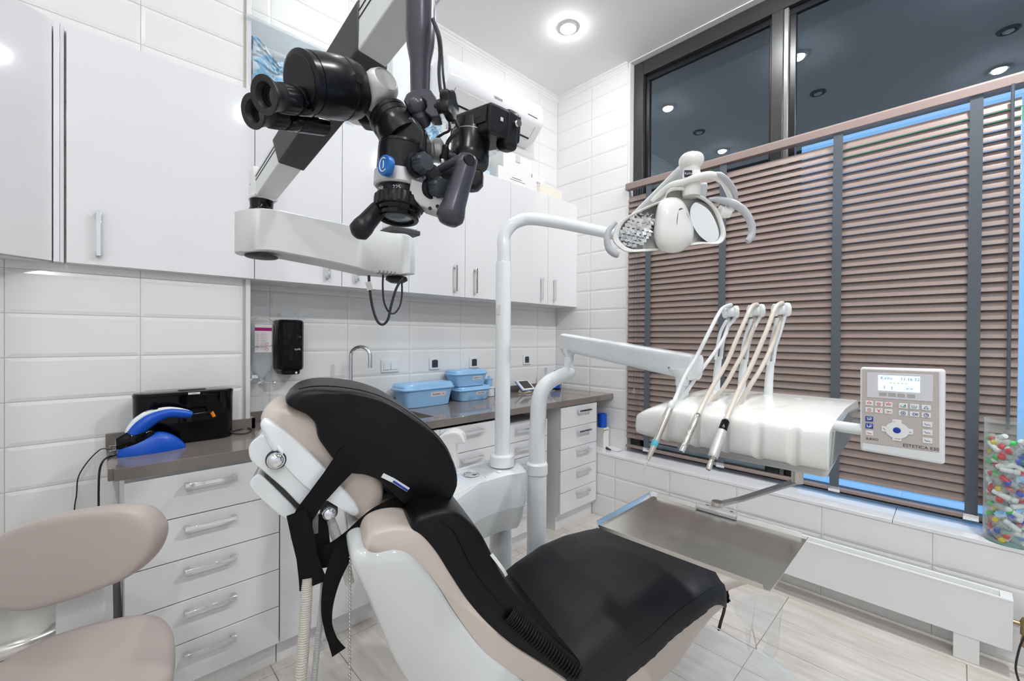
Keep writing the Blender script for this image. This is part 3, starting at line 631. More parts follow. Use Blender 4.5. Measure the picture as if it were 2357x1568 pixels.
carton((2.53, 2.312), (2.80, 2.342, TOPZ+.075), 'low cream carton at the front edge of the last wall cabinet', mat('cream_cardboard', srgb(235, 228, 215), .6))
# ================================================================ ON THE WORKTOP
def hull_at(c, hw, hd, rot, z, e=.35, n=36):      # rounded-rectangle ring
    ux, uy = V((math.cos(rot), math.sin(rot), 0)), V((-math.sin(rot), math.cos(rot), 0)); sg = lambda q: math.copysign(abs(q)**e, q)
    return [V((c.x, c.y, z))+ux*hw*sg(math.cos(2*PI*k/n))+uy*hd*sg(math.sin(2*PI*k/n)) for k in range(n)]
def blue_tub(c, w, d, h, rot, z0, label, txt):
    e = empty('plastic_tub', (c.x, c.y, z0), label, 'box', 'light blue lidded plastic tubs' if False else None)
    R = lambda f, z, a=0: hull_at(c, w/2*f+a, d/2*f+a, rot, z0+z)
    b = MB(); b.grid([R(.78, 0), R(.82, .003), R(.90, h*.5), R(.96, h*.74)]); b.build('tub_body', BOX, e, bev=.002)
    b = MB(); b.grid([R(1, h*.72), R(1.03, h*.725), R(1.035, h*.77), R(1.0, h*.785), R(.985, h*.80), R(.97, h*.90), R(.90, h*.985), R(.84, h*.99), R(.78, h*.965), R(.5, h*.99)]); b.build('lid', BOX, e)
    ux, uy = V((math.cos(rot), math.sin(rot), 0)), V((-math.sin(rot), math.cos(rot), 0))
    # label lies on the sloping front
    f0, f1 = .895, .925; lz0, lz1 = h*.40, h*.60
    o0 = V((c.x, c.y, z0+lz0))-uy*(d/2*(.865)+.0012)+ux*w*.14; o1 = V((c.x, c.y, z0+lz1))-uy*(d/2*(.918)+.0012)+ux*w*.14; hw = w*.15
    b = MB(); b.prism([o0-ux*hw, o0+ux*hw, o1+ux*hw, o1-ux*hw], -uy*.0006); l = b.build('label', PAP, e, smooth=0)
    up = (o1-o0).normalized(); text(txt, (o1-o0).length*.42, (o0+o1)/2-uy*.0008, ux, up, INK, e, align='CENTER')
    return e
blue_tub(V((1.535, 2.412, 0)), .40, .185, .152, .05, WT, 'largest light blue lidded tub on the worktop right of the tap', 'Аламинол   3 %')
ZT2 = WT
blue_tub(V((1.925, 2.425, 0)), .30, .165, .10, .03, ZT2, 'lower of two stacked small light blue tubs on the worktop', 'Лабораторный')
blue_tub(V((1.90, 2.432, 0)), .30, .165, .115, .03, ZT2+.1005, 'upper of two stacked small light blue tubs on the worktop', 'Аламинол   1 %')
e = empty('screw_jar', (2.14, 2.46, WT), 'small white lidded jar right of the stacked light blue tubs', 'jar')
MB().lathe((2.14, 2.455, WT+.0005), UZ, [(.034, 0), (.037, .003), (.037, .058), (.034, .06)], 28).build('jar_body', PLW, e)
MB().lathe((2.14, 2.455, WT+.061), UZ, [(.040, 0), (.040, .010), (.036, .012)], 28).build('jar_lid', PLW, e)
MB().lathe((2.15, 2.50, WT+.001), UZ, [(.03, 0), (.03, .12), (.027, .122)], 24).build('cup', CLR, None) if False else None
b = MB(); b.lathe((2.162, 2.502-.013, WT+.0745), UZ, [(.024, 0), (.027, .004), (.027, .05), (.030, .051), (.030, .054), (.012, .056), (.010, .074), (.004, .076)], 24); tag(b.build('small_bottle', BOX, None), 'tiny pale blue pump bottle standing on the white jar behind the tubs', 'bottle')
# tap
tx, ty = 1.055, 2.42
f0 = hy(807, 880, ty); tx = f0.x
e = empty('tap', (tx, ty, WT), 'tall chrome gooseneck tap behind the black headrest cushion', 'tap')
top = hy(824, 795, ty).z; sp = V((.062, -.115, 0))
pts = [V((tx, ty, WT+.02)), V((tx, ty, top-.075))]+[V((tx, ty, top-.06))+sp*(.5-.5*math.cos(t))+UZ*(.052*math.sin(t)) for t in [PI*k/14 for k in range(1, 15)]]+[V((tx, ty, top-.11))+sp]
b = MB(); b.tube(pts, .0115, 20); b.lathe(V((tx, ty, top-.112))+sp, (0, 0, -1), [(.0125, -.01), (.0125, .012), (.011, .014)], 20); b.build('spout', CHR, e)
b = MB(); b.lathe((tx, ty, WT), UZ, [(.027, 0), (.027, .005), (.022, .01), (.022, .06), (.016, .075), (.012, .08)], 24); b.cyl((tx+.02, ty, WT+.045), (tx+.075, ty-.01, WT+.075), .006, 12); b.build('tap_base', CHR, e)
# black glossy towel dispenser box
def stad(cx, cy, hw, hd, z, n=40):
    return [V((cx+math.copysign(hw-hd, math.cos(t))+hd*math.cos(t), cy+hd*math.sin(t), z)) for t in [2*PI*(k+.5)/n for k in range(n)]]
bx0, bx1 = hy(303, 1000, 2.285).x, hy(533, 1000, 2.285).x; bc = (bx0+bx1)/2; bw = (bx1-bx0)/2
zt = hy(420, 901, 2.22).z
e = empty('towel_box', (bc, 2.262, WT), 'glossy black oval towel box standing on the near end of the worktop', 'dispenser')
S = lambda g, z: stad(bc, 2.262, bw-g, .066-g, z)
b = MB(); b.grid([S(.004, WT+.001), S(.003, WT+.006), S(.001, zt-.03), S(.0, zt-.014)]); b.build('box_body', BLG, e, bev=.001)
b = MB(); b.grid([S(-.001, zt-.0135), S(-.001, zt-.008), S(.004, zt-.002), S(.012, zt)]); b.build('box_lid', BLG, e, bev=.0005)
b = MB(); b.grid([stad(bc+.02, 2.25, .05, .018, zt+.0002), stad(bc+.02, 2.25, .046, .015, zt+.004)]); b.build('slot', BLS, e)
o = V((bc+.02, 2.262-.0675, zt-.009)); b = MB(); b.box((o.x-.02, o.y-.0006, o.z-.004), (o.x+.02, o.y+.003, o.z+.004)); b.build('badge', PAP, e); text('tork', .007, (o.x, o.y-.0008, o.z), (1, 0, 0), UZ, INK, e, align='CENTER')
b = MB(); q = lambda px, py: hz(px, py, WT+.004); b.tube(cr([V((bx1-.01, 2.28, WT+.006)), q(545, 999), q(565, 998), q(579, 991), q(572, 986), q(550, 989), q(535, 993), V((bx1-.012, 2.30, WT+.02))], 8), .0028, 8); tag(b.build('cable_loop', RUB, None), 'loop of thin black cable beside the glossy black towel box', 'cable')
# blue curing lamp in its charging base
o = hz(350, 1045, WT); ax = (hz(430, 1032, WT)-hz(272, 1056, WT)); LB = ax.length; ax.normalize(); ay = V((-ax.y, ax.x, 0))
o = hz(272, 1056, WT)+ay*.03+ax*.0
e = empty('curing_light', o+ax*LB/2, 'blue curved dental curing lamp resting on its blue and black charging base', 'curing light')
b = MB(); rows = []
for i in range(25):
    t = i/24; s = LB*t; hw = .036*math.sin(PI*min(1, max(0, .04+t*.93)))**.45
    h = lerp(.046, .072, min(1, t/.55)) if t < .55 else .072*math.cos((t-.55)/.45*PI/2*.97)**.7+.002
    h *= min(1, (t+.02)/.09)**.5
    rows.append([o+ax*s+ay*hw*math.cos(a)*(1 if math.sin(a) < .3 else .93)+UZ*(.0005+h*max(0, math.sin(a))**.8) for a in [-.0001+(PI*k/15) for k in range(16)]]+[o+ax*s-ay*hw*.5+UZ*.0005, o+ax*s+ay*hw*.5+UZ*.0005])
b.grid(rows); b.build('base', BLU, e, smooth=50)
b = MB(); rows = []
for i in range(15):
    t = i/14; s = lerp(-.004, LB*.52, t); hw = .024*math.sin(PI*(.12+t*.80))**.6; h0 = lerp(.056, .080, t); h = .028*math.sin(PI*(.15+.8*t))
    rows.append([o+ax*s+ay*hw*math.cos(a)+UZ*(h0-.012+(h+.01)*max(-.6, math.sin(a))) for a in [2*PI*k/20 for k in range(20)]])
b.grid(rows); b.build('cradle', BLG, e, smooth=50)
b = MB()
P = lambda px, py: hp(px, py, o+ay*.004, V((ay.x, ay.y, 0)))
cen = [P(296, 1020), P(306, 1002), P(322, 984), P(343, 968), P(366, 957), P(392, 951), P(418, 952), P(440, 955)]
cen2 = cr(cen, 5); rr = interp([.016, .024, .027, .026, .021, .019, .018, .0140], len(cen2))
b.tube(cen2, rr, 18, up=ay); b.build('handpiece', BLU, e, smooth=60)
b = MB(); off = [p+UZ*(r*.9)-ax*r*.45 for p, r in zip(cen2, rr)]; b.tube(off, [r*.42 for r in rr], 12, flat=1, up=ay); b.build('white_spine', PLW, e, label='white strip along the top of the handle')
b = MB(); m_ = len(cen2)//2; b.obox(off[m_]+UZ*.006, (off[m_+2]-off[m_-2]).normalized()*.020, ay*.006, UZ*.003); b.build('switch_panel', BLG, e, bev=.001)
b = MB(); b.cyl(P(440, 955), P(487, 948), .0042, 14); b.cyl(P(485, 948), P(490, 952), .0042, 12); b.build('light_rod', BLG, e)
b = MB(); b.cyl(P(487, 948.5), P(493, 959), .0062, 14); b.build('orange_tip', mat('orange_plastic', srgb(235, 130, 20), .35), e)
pl = hz(278, 1030, WT+.016)
e = empty('power_plug', pl, 'black two-pin mains plug lying left of the blue curing lamp', 'plug')
b = MB(); b.lathe(pl+ax*.02, -ax, [(.008, 0), (.016, .006), (.016, .026), (.013, .032)], 16); b.build('plug_body', RUB, e)
b = MB()
for s in (-.009, .009): b.cyl(pl-ax*.012+UZ*s, pl-ax*.032+UZ*s, .0024, 10)
b.build('pin', CHR, e)
b = MB(); yy = YP-.03; W = lambda px, py: hy(px, py, yy)
b.tube(cr([pl+ax*.022, pl+ax*.03-UZ*.01, pl-ax*.004+UZ*-.012-ay*.02, hz(240, 1033, WT+.004), W(222, 1042), W(198, 1068), W(180, 1100), W(176, 1140), W(171, 1180), W(170, 1300), W(168, 1420)], 8), .0022, 8); tag(b.build('mains_cable', RUB, None), 'thin black cable hanging down the tiles furthest left of the worktop', 'cable')
b = MB(); W2 = lambda px, py: hy(px, py, YF+.12); b.tube(cr([o+ax*.004+UZ*.012, hz(262, 1049, WT+.004), hz(250, 1052, WT+.004), W2(237, 1062), W2(229, 1085), W2(227, 1130), W2(227, 1170), W2(226, 1300), W2(226, 1420)], 8), .0032, 8); tag(b.build('lamp_cable', RUB, None), 'thicker black cable from the curing lamp hanging over the worktop end', 'cable')
# handheld display unit with coiled lead
c = hy(1208, 893, 2.43); z = WT
e = empty('display_unit', (c.x, 2.42, WT+.03), 'small white and blue measuring unit with grey screen lying on its coiled cable', 'device')
ux = V((1, 0, 0)); uv = V((0, .72, .55)).normalized(); un = ux.cross(uv)
oc = V((c.x, 2.425, WT+.058))
b = MB(); b.obox(oc, ux*.068, uv*.055, un*.008); b.build('case', PLW, e, bev=.004)
b = MB(); b.obox(oc-un*.007, ux*.071, uv*.058, un*.003); b.build('case_rim', BLU, e, bev=.002)
b = MB(); b.obox(oc+un*.0082, ux*.050, uv*.042, un*.001); b.build('screen', DGR, e)
b = MB()
for k in range(4):
    b.tube([V((c.x+(.062-.004*k)*math.cos(t), 2.425+(.045-.003*k)*math.sin(t), WT+.005+.006*k+.002*math.sin(3*t+k))) for t in [2*PI*j/30 for j in range(31)]], .0032, 6)
tag(b.build('coiled_lead', mat('cream_cable', srgb(215, 208, 180), .5), None), 'pale coiled cable under the small white measuring unit', 'cable')
# dental articulator-like holder with blue trays
c = hy(1262, 880, 2.42)
e = empty('instrument_stand', (c.x, 2.42, WT), 'small chrome instrument stand with thin upright holder on the worktop near the corner', 'stand')
b = MB(); b.box((c.x-.05, 2.36, WT+.001), (c.x+.07, 2.44, WT+.006)); b.cyl((c.x-.03, 2.42, WT), (c.x-.035, 2.42, WT+.16), .006, 10); b.cyl((c.x-.037, 2.42, WT+.15), (c.x-.037, 2.42, WT+.19), .011, 12)
for k in range(5): b.cyl((c.x-.015+.02*k, 2.40, WT), (c.x-.005+.02*k, 2.41, WT+.07+.012*(k % 3)), .004, 8); b.ell((c.x-.005+.02*k, 2.41, WT+.075+.012*(k % 3)), (.01, 0, 0), (0, .01, 0), (0, 0, .008), 1, 10, 6)
b.build('stand_frame', CHR, e)
c2 = hy(1292, 862, 2.42)
b = MB(); p = V((c2.x-.02, 2.42, WT+.13)); b.prism([p+V((-.05, -.02, .02)), p+V((.0, -.03, -.005)), p+V((.075, -.02, .012)), p+V((.07, .03, .016)), p+V((.0, .03, .0)), p+V((-.045, .03, .026))], (0, 0, .006)); b.build('blue_tray', BLU, e, bev=.002)
b = MB(); b.cyl(p+V((.01, 0, -.005)), V((c2.x, 2.42, WT+.002)), .006, 10); b.build('stem', CHR, e)
b = MB(); q = hy(1280, 886, 2.38); b.box((q.x-.03, 2.36, WT+.014), (q.x+.03, 2.42, WT+.06)); b.build('blue_block', BLU, e, bev=.003)
b = MB(); b.box((q.x-.034, 2.355, WT+.001), (q.x+.034, 2.425, WT+.013)); b.build('block_base', BLG, e, bev=.002)
# ================================================================ tracing helpers for the equipment
def pslab(poly, d, th, name, m, parent, bev=.003, seg=3, smooth=40, curve=0, n=None, label=None):
    n = FH if n is None else V(n); o = at(*poly[0], d)
    pts = [hp(px, py, o, n) for px, py in poly]
    if curve: pts = cr(pts, curve, True)
    b = MB(); b.prism(pts, n*th); return b.build(name, m, parent, bev=bev, seg=seg, smooth=smooth, label=label)
def path3(pts, n=6): return cr([at(*p) for p in pts], n)
def lathe_px(a, c, prof, name, m, parent, seg=28, label=None, caps=True, bev=0):   # profile radii in m, positions as fraction a->c
    a, c = V(a), V(c); L = (c-a).length
    b = MB(); b.lathe(a, c-a, [(r, t*L) for r, t in prof], seg, caps); return b.build(name, m, parent, label=label, bev=bev)
# ================================================================ CUSPIDOR AND LAMP
d1 = 1.70
P1 = at(1156, 1060, d1); P1 = V((P1.x, P1.y, 0))
zt_ = lambda py, px=1156, d=d1: at(px, py, d).z
e = empty('operating_lamp', (P1.x, P1.y, zt_(1072)), 'white dental operating lamp on a tall bent pole, mirrored twin reflectors and grey handles', 'lamp')
LAMPE = e
b = MB(); b.lathe((P1.x, P1.y, zt_(1072)), UZ, [(.042, 0), (.048, .002), (.048, .042), (.044, .047), (.032, .048)], 32); b.build('collar', PLW, e)
b = MB(); b.lathe((P1.x, P1.y, zt_(1072)+.03), UZ, [(.0300, 0), (.0300, zt_(608)-zt_(1072)-.03), (.028, zt_(604)-zt_(1072)-.03)], 32); lp = b.build('pole_lower', PLW, e)
b = MB(); o = at(1153, 713, d1-.0305); b.obox(o, RH*.0145, UZ*.0195, FH*.0015); b.build('pole_cover_cap', PGR, e, bev=.004)
ARZ = 1.869
pts = [V((P1.x, P1.y, zt_(612))), V((P1.x, P1.y, zt_(575))), at(1160, 545, d1), at(1177, 519, d1+.005), at(1200, 507, 1.715)]+[hz(px, py, ARZ) for px, py in ((1226, 504), (1280, 511.5), (1340, 524), (1390, 534.5), (1425, 542))]
b = MB(); b.tube(cr(pts, 8), .0248, 24); b.build('pole_upper', PLW, e)
ae = hz(1425, 542, ARZ); tj = at(1590, 372, 1.20)
b = MB(); b.lathe(ae-UZ*.03, UZ, [(.026, 0), (.028, .01), (.028, .07), (.024, .08)], 24); b.build('arm_joint', PLW, e)
b = MB(); q = (tj-ae); b.tube([ae+UZ*.03, ae+q*.12+UZ*.01, ae+q*.9, tj-q.normalized()*.02], [.02, .022, .017, .016], 16, flat=1); b.build('lamp_arm', PLW, e)
# top joint
LD = 1.16
L = lambda px, py, dd=0: at(px, py, LD+dd)
b = MB(); b.ell(L(1591, 371), RH*.031, FH*.031, UZ*.022, .85, 24, 14, .8); b.build('joint_cap', PLC, e)
b = MB(); b.lathe(L(1592, 380), -UZ, [(.021, 0), (.0215, .02), (.0225, .021), (.0235, .045), (.024, .08), (.022, .085)], 28); b.build('joint_column', PLC, e)
q = L(1584, 400, -.0250); b = MB(); b.obox(q, RH*.0105, UZ*.0095, FH*.0012); b.build('badge', mat('navy_badge', srgb(38, 42, 60), .3), e, bev=.002)
text('KaVo', .0085, q-FH*.0016, RH, UZ, PAP, e, align='CENTER')
# upper bow with grey grip
bow = [(1500, 463, .05), (1525, 441, .03), (1548, 426, .0), (1578, 417, -.02), (1605, 408, -.03), (1637, 404, -.02), (1663, 416, 0), (1676, 438, .01), (1683, 460, .02)]
b = MB(); b.tube(path3([(p[0], p[1], LD+p[2]) for p in bow], 6), interp([.005, .008, .009, .008, .010, .011, .010, .009, .007], 49), 14, up=UZ); b.build('carrier_bow', PLC, e)
gp = path3([(1637, 401, LD-.02), (1656, 403, LD-.02), (1676, 420, LD-.005), (1690, 445, LD+.01), (1692, 462, LD+.02)], 7)
b = MB(); b.tube(gp, interp([.003, .008, .009, .009, .006], len(gp)), 14); b.build('grip', PLG, e)
b = MB(); b.prism([L(1550, 425, .03), L(1632, 417, .03), L(1629, 450, .04), L(1620, 470, .04), L(1590, 470, .04), L(1560, 455, .04)], FH*.05); b.build('head_neck', PLG, e, bev=.008)
# lamp head shell
out = [(1411, 556), (1412, 535), (1422, 515), (1440, 500), (1470, 484), (1500, 470), (1527, 458), (1535, 440), (1550, 431), (1575, 431), (1588, 442), (1610, 448), (1632, 460), (1650, 478), (1663, 505), (1671, 535), (1668, 552), (1655, 562), (1620, 562), (1590, 566), (1560, 572), (1520, 577), (1480, 580), (1450, 581), (1430, 575)]
hd = lambda px: LD-.03+(px-1411)*(.00016)      # the head turns slightly away to the right
ring = lambda k, dd, n=3: cr([at(1545+(px-1545)*k, 512+(py-512)*k, hd(px)+dd) for px, py in out], n, True)
b = MB(); b.grid([ring(.90, -.002), ring(.94, -.007), ring(.98, -.008), ring(1, -.001), ring(1.0, .012), ring(.97, .035), ring(.86, .062), ring(.6, .075), ring(.2, .08)], True, False)
vs = ring(.972, -.006); b.build('lamp_housing', PLC, e, smooth=60)
b = MB(); b.grid([ring(.90, -.002), ring(.89, .010), ring(.87, .034)], True, False); b.face(ring(.87, .034)); b.build('inner_panel', PLC, e, smooth=50)
MIR = bpy.data.materials.new('faceted_mirror'); MIR.use_nodes = True; nt = MIR.node_tree; N = nt.nodes; p = N['Principled BSDF']; p.inputs['Metallic'].default_value = 1; p.inputs['Roughness'].default_value = .04; p.inputs['Base Color'].default_value = (.86, .87, .88, 1)
def mirror(cx, cy, rx, ry, rot, nx, ny, cell, seed, dd, name, smoothm=False):
    rnd = random.Random(seed); b = MB(); c = math.cos(rot); s = math.sin(rot); sgn = lambda q: math.copysign(abs(q)**.9, q)
    R = [(cx+rx*math.cos(t)*c-ry*math.sin(t)*s, cy+rx*math.cos(t)*s+ry*math.sin(t)*c) for t in [2*PI*k/40 for k in range(40)]]
    if smoothm:
        rows = [[at(cx+(px-cx)*k, cy+(py-cy)*k, hd(cx)+dd+.022*(1-k*k)) for px, py in R] for k in (1, .9, .75, .6, .45, .3, .15, .02)]; b.grid(rows, True, True); return b.build(name, MIR, e, smooth=60)
    inside = lambda x, y: (((x-cx)*c+(y-cy)*s)/rx)**2+((-(x-cx)*s+(y-cy)*c)/ry)**2 < 1
    for i in range(-nx, nx):
        for j in range(-ny, ny):
            x, y = cx+i*cell[0]+(j % 2)*cell[0]*.5, cy+j*cell[1]+i*2.5
            if not inside(x+cell[0]/2, y+cell[1]/2): continue
            k = ((x-cx)/rx)**2+((y-cy)/ry)**2; base = hd(cx)+dd+.020*(1-min(1, k)); t1, t2, t3 = [rnd.uniform(-.0014, .0014) for _ in range(3)]
            sx = (x+cell[0]/2-cx)/rx*.020*cell[0]/rx; sy = (y+cell[1]/2-cy)/ry*.020*cell[1]/ry
            q = [at(x, y, base+t1+sx+sy), at(x+cell[0], y, base+t2-sx+sy), at(x+cell[0], y+cell[1], base+t1+t2-t3-sx-sy), at(x, y+cell[1], base+t3+sx-sy)]
            b.b.faces.new([b.b.verts.new(p_) for p_ in q])
    o_ = b.build(name, MIR, e, smooth=0)
    b = MB(); b.grid([[at(cx+(px-cx)*k, cy+(py-cy)*k, hd(cx)+d_) for px, py in R] for k, d_ in ((1.02, dd-.002), (1.02, dd+.028))], True, True)
    return o_
mirror(1466, 530, 48, 33, -.62, 12, 12, (11, 8.5), 4, .004, 'left_reflector')
mirror(1625, 512, 30, 52, -.52, 9, 12, (11, 8.5), 9, .010, 'right_reflector', True)
# central light pod
pc = [(1505, 540), (1508, 500), (1515, 470), (1528, 458), (1548, 454), (1565, 458), (1580, 475), (1590, 505), (1597, 530), (1594, 556), (1575, 576), (1550, 583), (1525, 579), (1511, 565)]
pr_ = lambda k, dd, sh=0: cr([at(1548+sh+(px-1548)*k, 518+(py-518)*k, hd(1548)+dd) for px, py in pc], 3, True)
b = MB(); b.grid([pr_(1, .012), pr_(1.0, -.012), pr_(.97, -.028), pr_(.86, -.042), pr_(.6, -.050), pr_(.2, -.052)]); b.build('light_pod', PLC, e, smooth=60)
b = MB(); R = cr([at(px, py, hd(1570)-.0475+.0006*(px-1572)) for px, py in ((1563, 482), (1573, 481), (1583, 495), (1586, 515), (1581, 532), (1572, 541), (1562, 532), (1558, 510))], 4, True); b.prism(R, FH*.012); b.build('pod_window', mat('smoked_lens', (.10, .10, .11), .08, spec=.6), e)
# side handles
for pts, rr in ((((1418, 512), (1402, 530), (1397, 550), (1402, 572), (1414, 583), (1424, 587)), (.005, .0075, .0085, .0095, .010, .008)), (((1632, 459), (1655, 460), (1685, 468), (1712, 485), (1728, 512), (1731, 535), (1726, 550), (1719, 556)), (.004, .008, .011, .010, .0095, .009, .0095, .007))):
    q = path3([(px, py, LD-.035 if px < 1500 else LD+.005) for px, py in pts], 6); b = MB(); b.tube(q, interp(list(rr), len(q)), 14); b.build('handle', PLG, e, label='light grey curved handle')
b = MB(); b.cyl(L(1655, 488, .02), L(1680, 492, .02), .018, 20, .012); b.cyl(L(1665, 495, .02), L(1682, 478, .02), .010, 16, .014); b.build('handle_socket', PLC, e)
# cuspidor
d2 = 1.66
zc = zt_(1073)
e = empty('cuspidor', (P1.x-.05, P1.y-.1, ZF), 'white glossy cuspidor unit behind the chair, with round drain opening and cup tray', 'cuspidor')
T = lambda px, py: hz(px, py, zc)
topo = [T(1212, 1085), T(1195, 1062), T(1178, 1053), T(1130, 1056), T(1060, 1077), T(990, 1098), T(930, 1130), T(900, 1190), T(915, 1225), T(960, 1225), T(1008, 1190), T(1040, 1160), T(1075, 1135), T(1110, 1112), T(1170, 1094)]
topc = cr(topo, 4, True); cen = sum(topo, V((0, 0, 0)))/len(topo)
rg = lambda k, z: [V((cen.x+(p.x-cen.x)*k, cen.y+(p.y-cen.y)*k, z)) for p in topc]
b = MB(); b.grid([rg(.965, zc), rg(.99, zc-.006), rg(1, zc-.02), rg(.995, zc-.10), rg(.975, zc-.125)]); b.build('top_body', PLW, e, smooth=50)
b = MB(); b.grid([rg(.95, zc-.124), rg(.93, zc-.17), rg(.86, zc-.20)]); b.build('lower_shell', PGR, e, smooth=50)
b = MB(); q = hz(1152, 1260, .55); b.lathe((q.x, q.y, ZF), UZ, [(.055, 0), (.05, .3), (.042, zc-.19-ZF)], 24); b.build('pillar', PLW, e)
b = MB(); q = T(1085, 1094)+UZ*.001; b.lathe(q, UZ, [(.028, 0), (.030, .002), (.030, .004), (.026, .005), (.024, .002), (0, .0015)], 28); b.build('drain_ring', CHR, e)
b = MB(); b.ell(T(1094, 1095)+UZ*.003, FH*.006, RH*.012, UZ*.001, 1, 14, 6); b.build('drain_hole', BLS, e)
b = MB(); R = cr([T(1008, 1120), T(1040, 1092), T(1080, 1082), T(1112, 1094), T(1118, 1106), T(1090, 1120), T(1040, 1140)], 5, True); b.tube(R+[R[0]], .0018, 6); b.build('bowl_seam', PGR, e)
b = MB(); q = T(1150, 1087)+UZ*.001; b.lathe(q, UZ, [(.011, 0), (.010, .002), (0, .003)], 20); b.build('button', PLC, e)
b = MB(); R = [(1005, 1010), (1022, 997), (1042, 993), (1058, 996), (1066, 1006), (1072, 1022), (1050, 1024), (1048, 1085), (1000, 1085), (995, 1040)]
o = at(1040, 1010, 1.62); b.prism([hp(px, py, o, FH) for px, py in R], FH*.07); b.build('bowl_backrest', PLC, e, bev=.008, seg=3)
b = MB(); q = hz(1192, 1240, .32); b.box((P1.x-.10, P1.y-.14, ZF+.002), (P1.x+.22, P1.y+.10, ZF+.13)); b.build('floor_box', PLW, e, bev=.01)
# ================================================================ DELIVERY UNIT
d3 = 1.78
e = empty('delivery_unit', at(1236, 1500, d3), 'white instrument delivery unit on a jointed arm with three hose holders and a keypad', 'dental unit')
DU = e
P2 = at(1236, 1078, d3); z2 = lambda py: at(1236, py, d3).z
b = MB(); b.lathe((P2.x, P2.y, ZF+.132), UZ, [(.0405, 0), (.0405, z2(1088)-ZF-.132)], 32); b.build('column_lower', PLW, e)
b = MB(); b.lathe((P2.x, P2.y, z2(1091)), UZ, [(.042, 0), (.0445, .003), (.0445, .042), (.040, .048), (.034, .049)], 32); b.build('collar', PLW, e)
pj_ = [V((P2.x, P2.y, z2(1066))), V((P2.x, P2.y, z2(1000))), at(1238.5, 960, d3), at(1241, 925, d3), at(1249, 897, 1.785), at(1266, 878, 1.80), at(1290, 866, 1.84), at(1309, 857, 1.87)]
b = MB(); b.tube(cr(pj_, 8), interp([.0335, .0335, .0335, .0335, .0325, .031, .030, .029], 57), 24); b.build('column_upper', PLW, e)
b = MB(); q = at(1309, 857, 1.87); b.ell(q, RH*.029, FH*.030, UZ*.026, 1, 20, 12); b.lathe(q, UZ, [(.0215, 0), (.0215, .064), (.0198, .065), (.0198, at(1309, 820, 1.87).z-q.z), (.028, at(1309, 813, 1.87).z-q.z), (.032, at(1309, 804, 1.87).z-q.z)], 24); b.build('elbow_joint', PLW, e)
Aa, Ab = at(1312, 790, 1.87), at(1583, 843, 1.35); t = (Ab-Aa).normalized(); sd = t.cross(UZ).normalized(); up = sd.cross(t)
b = MB(); R = []
for p, hh, hw in ((Aa-t*.040, .029, .024), (Aa-t*.032, .0375, .031), (Ab+t*.028, .039, .034), (Ab+t*.036, .030, .026)):
    R.append([p+sd*hw*math.copysign(abs(math.cos(a))**.35, math.cos(a))+up*hh*math.copysign(abs(math.sin(a))**.35, math.sin(a)) for a in [2*PI*(k+.5)/32 for k in range(32)]])
b.grid(R); b.build('spring_arm', PLW, e, smooth=45)
b = MB(); q = (Aa+Ab)/2+up*.037+t*.02; b.obox(q, t*.026, sd*.018, up*.0015); b.build('arm_cap', PGR, e, bev=.0008)
b = MB()
for f in (.03, .93): q = Aa.lerp(Ab, f)+sd*(.030+.005*f)-up*.012; b.lathe(q-sd*.001, sd, [(.004, 0), (.004, .0015), (.002, .001)], 12)
b.build('arm_screw', NIK, e)
q = at(1571, 872, 1.34)
HX = 1.16                                        # the unit head hangs square to the room, its front parallel to the window
hzt = 1.223
b = MB(); b.lathe(q+UZ*.03, -UZ, [(.040, 0), (.036, .012), (.024, .024), (.021, .03), (.021, .05), (.0185, .052), (.0185, (q.z+.03)-1.19)], 24); b.build('wrist_joint', PLW, e)
# head: profile in x-z swept along y with a rounded left end
def yz(px, py, x=HX): p = hx(px, py, x); return p
yR, yL = hx(1907, 1080, HX).y, hx(1470, 1003, HX).y
NB = 120; rows = []; GR = [hx(px, 1020, HX).y for px in (1826, 1744, 1668, 1600, 1530)]
prof = [(0, 1.112), (.004, 1.106), (.05, 1.112), (.36, 1.145), (.392, 1.165), (.40, 1.205), (.395, 1.222), (.37, 1.227), (.2, 1.224), (.10, 1.212), (.045, 1.203), (.028, 1.199), (.014, 1.195), (.006, 1.188), (.002, 1.178), (0, 1.168), (-.001, 1.155), (-.002, 1.14), (-.002, 1.125)]
for i in range(NB+1):
    u = i/NB; y = lerp(yR, yL+.035, u)
    cut = 0 if u < .70 else .24*(1-math.sqrt(max(0, 1-((u-.70)/.30)**2*.93)))
    drop = 0 if u < .72 else .050*((u-.72)/.28)**2.2
    r = []
    for x, z in prof:
        xx = cut*.25+x*(1-cut*1.1) if x < .1 else cut*.8+x*(1-cut*.9)*1.0
        xx = min(xx, .40-cut*.35); zz = z-drop*max(0, (z-1.115)/.11)
        gg = max(math.exp(-((y-g_)/.0095)**4) for g_ in GR)
        if x < .03: xx += .0075*gg*min(1, max(0, (1.202-z)/.02)); zz -= .006*gg*(1 if z < 1.115 else 0)
        r.append(V((HX+xx*1.0, y, zz)))
    rows.append(r)
b = MB(); b.grid(rows); b.build('unit_head', PLC, e, bev=.003, smooth=45)
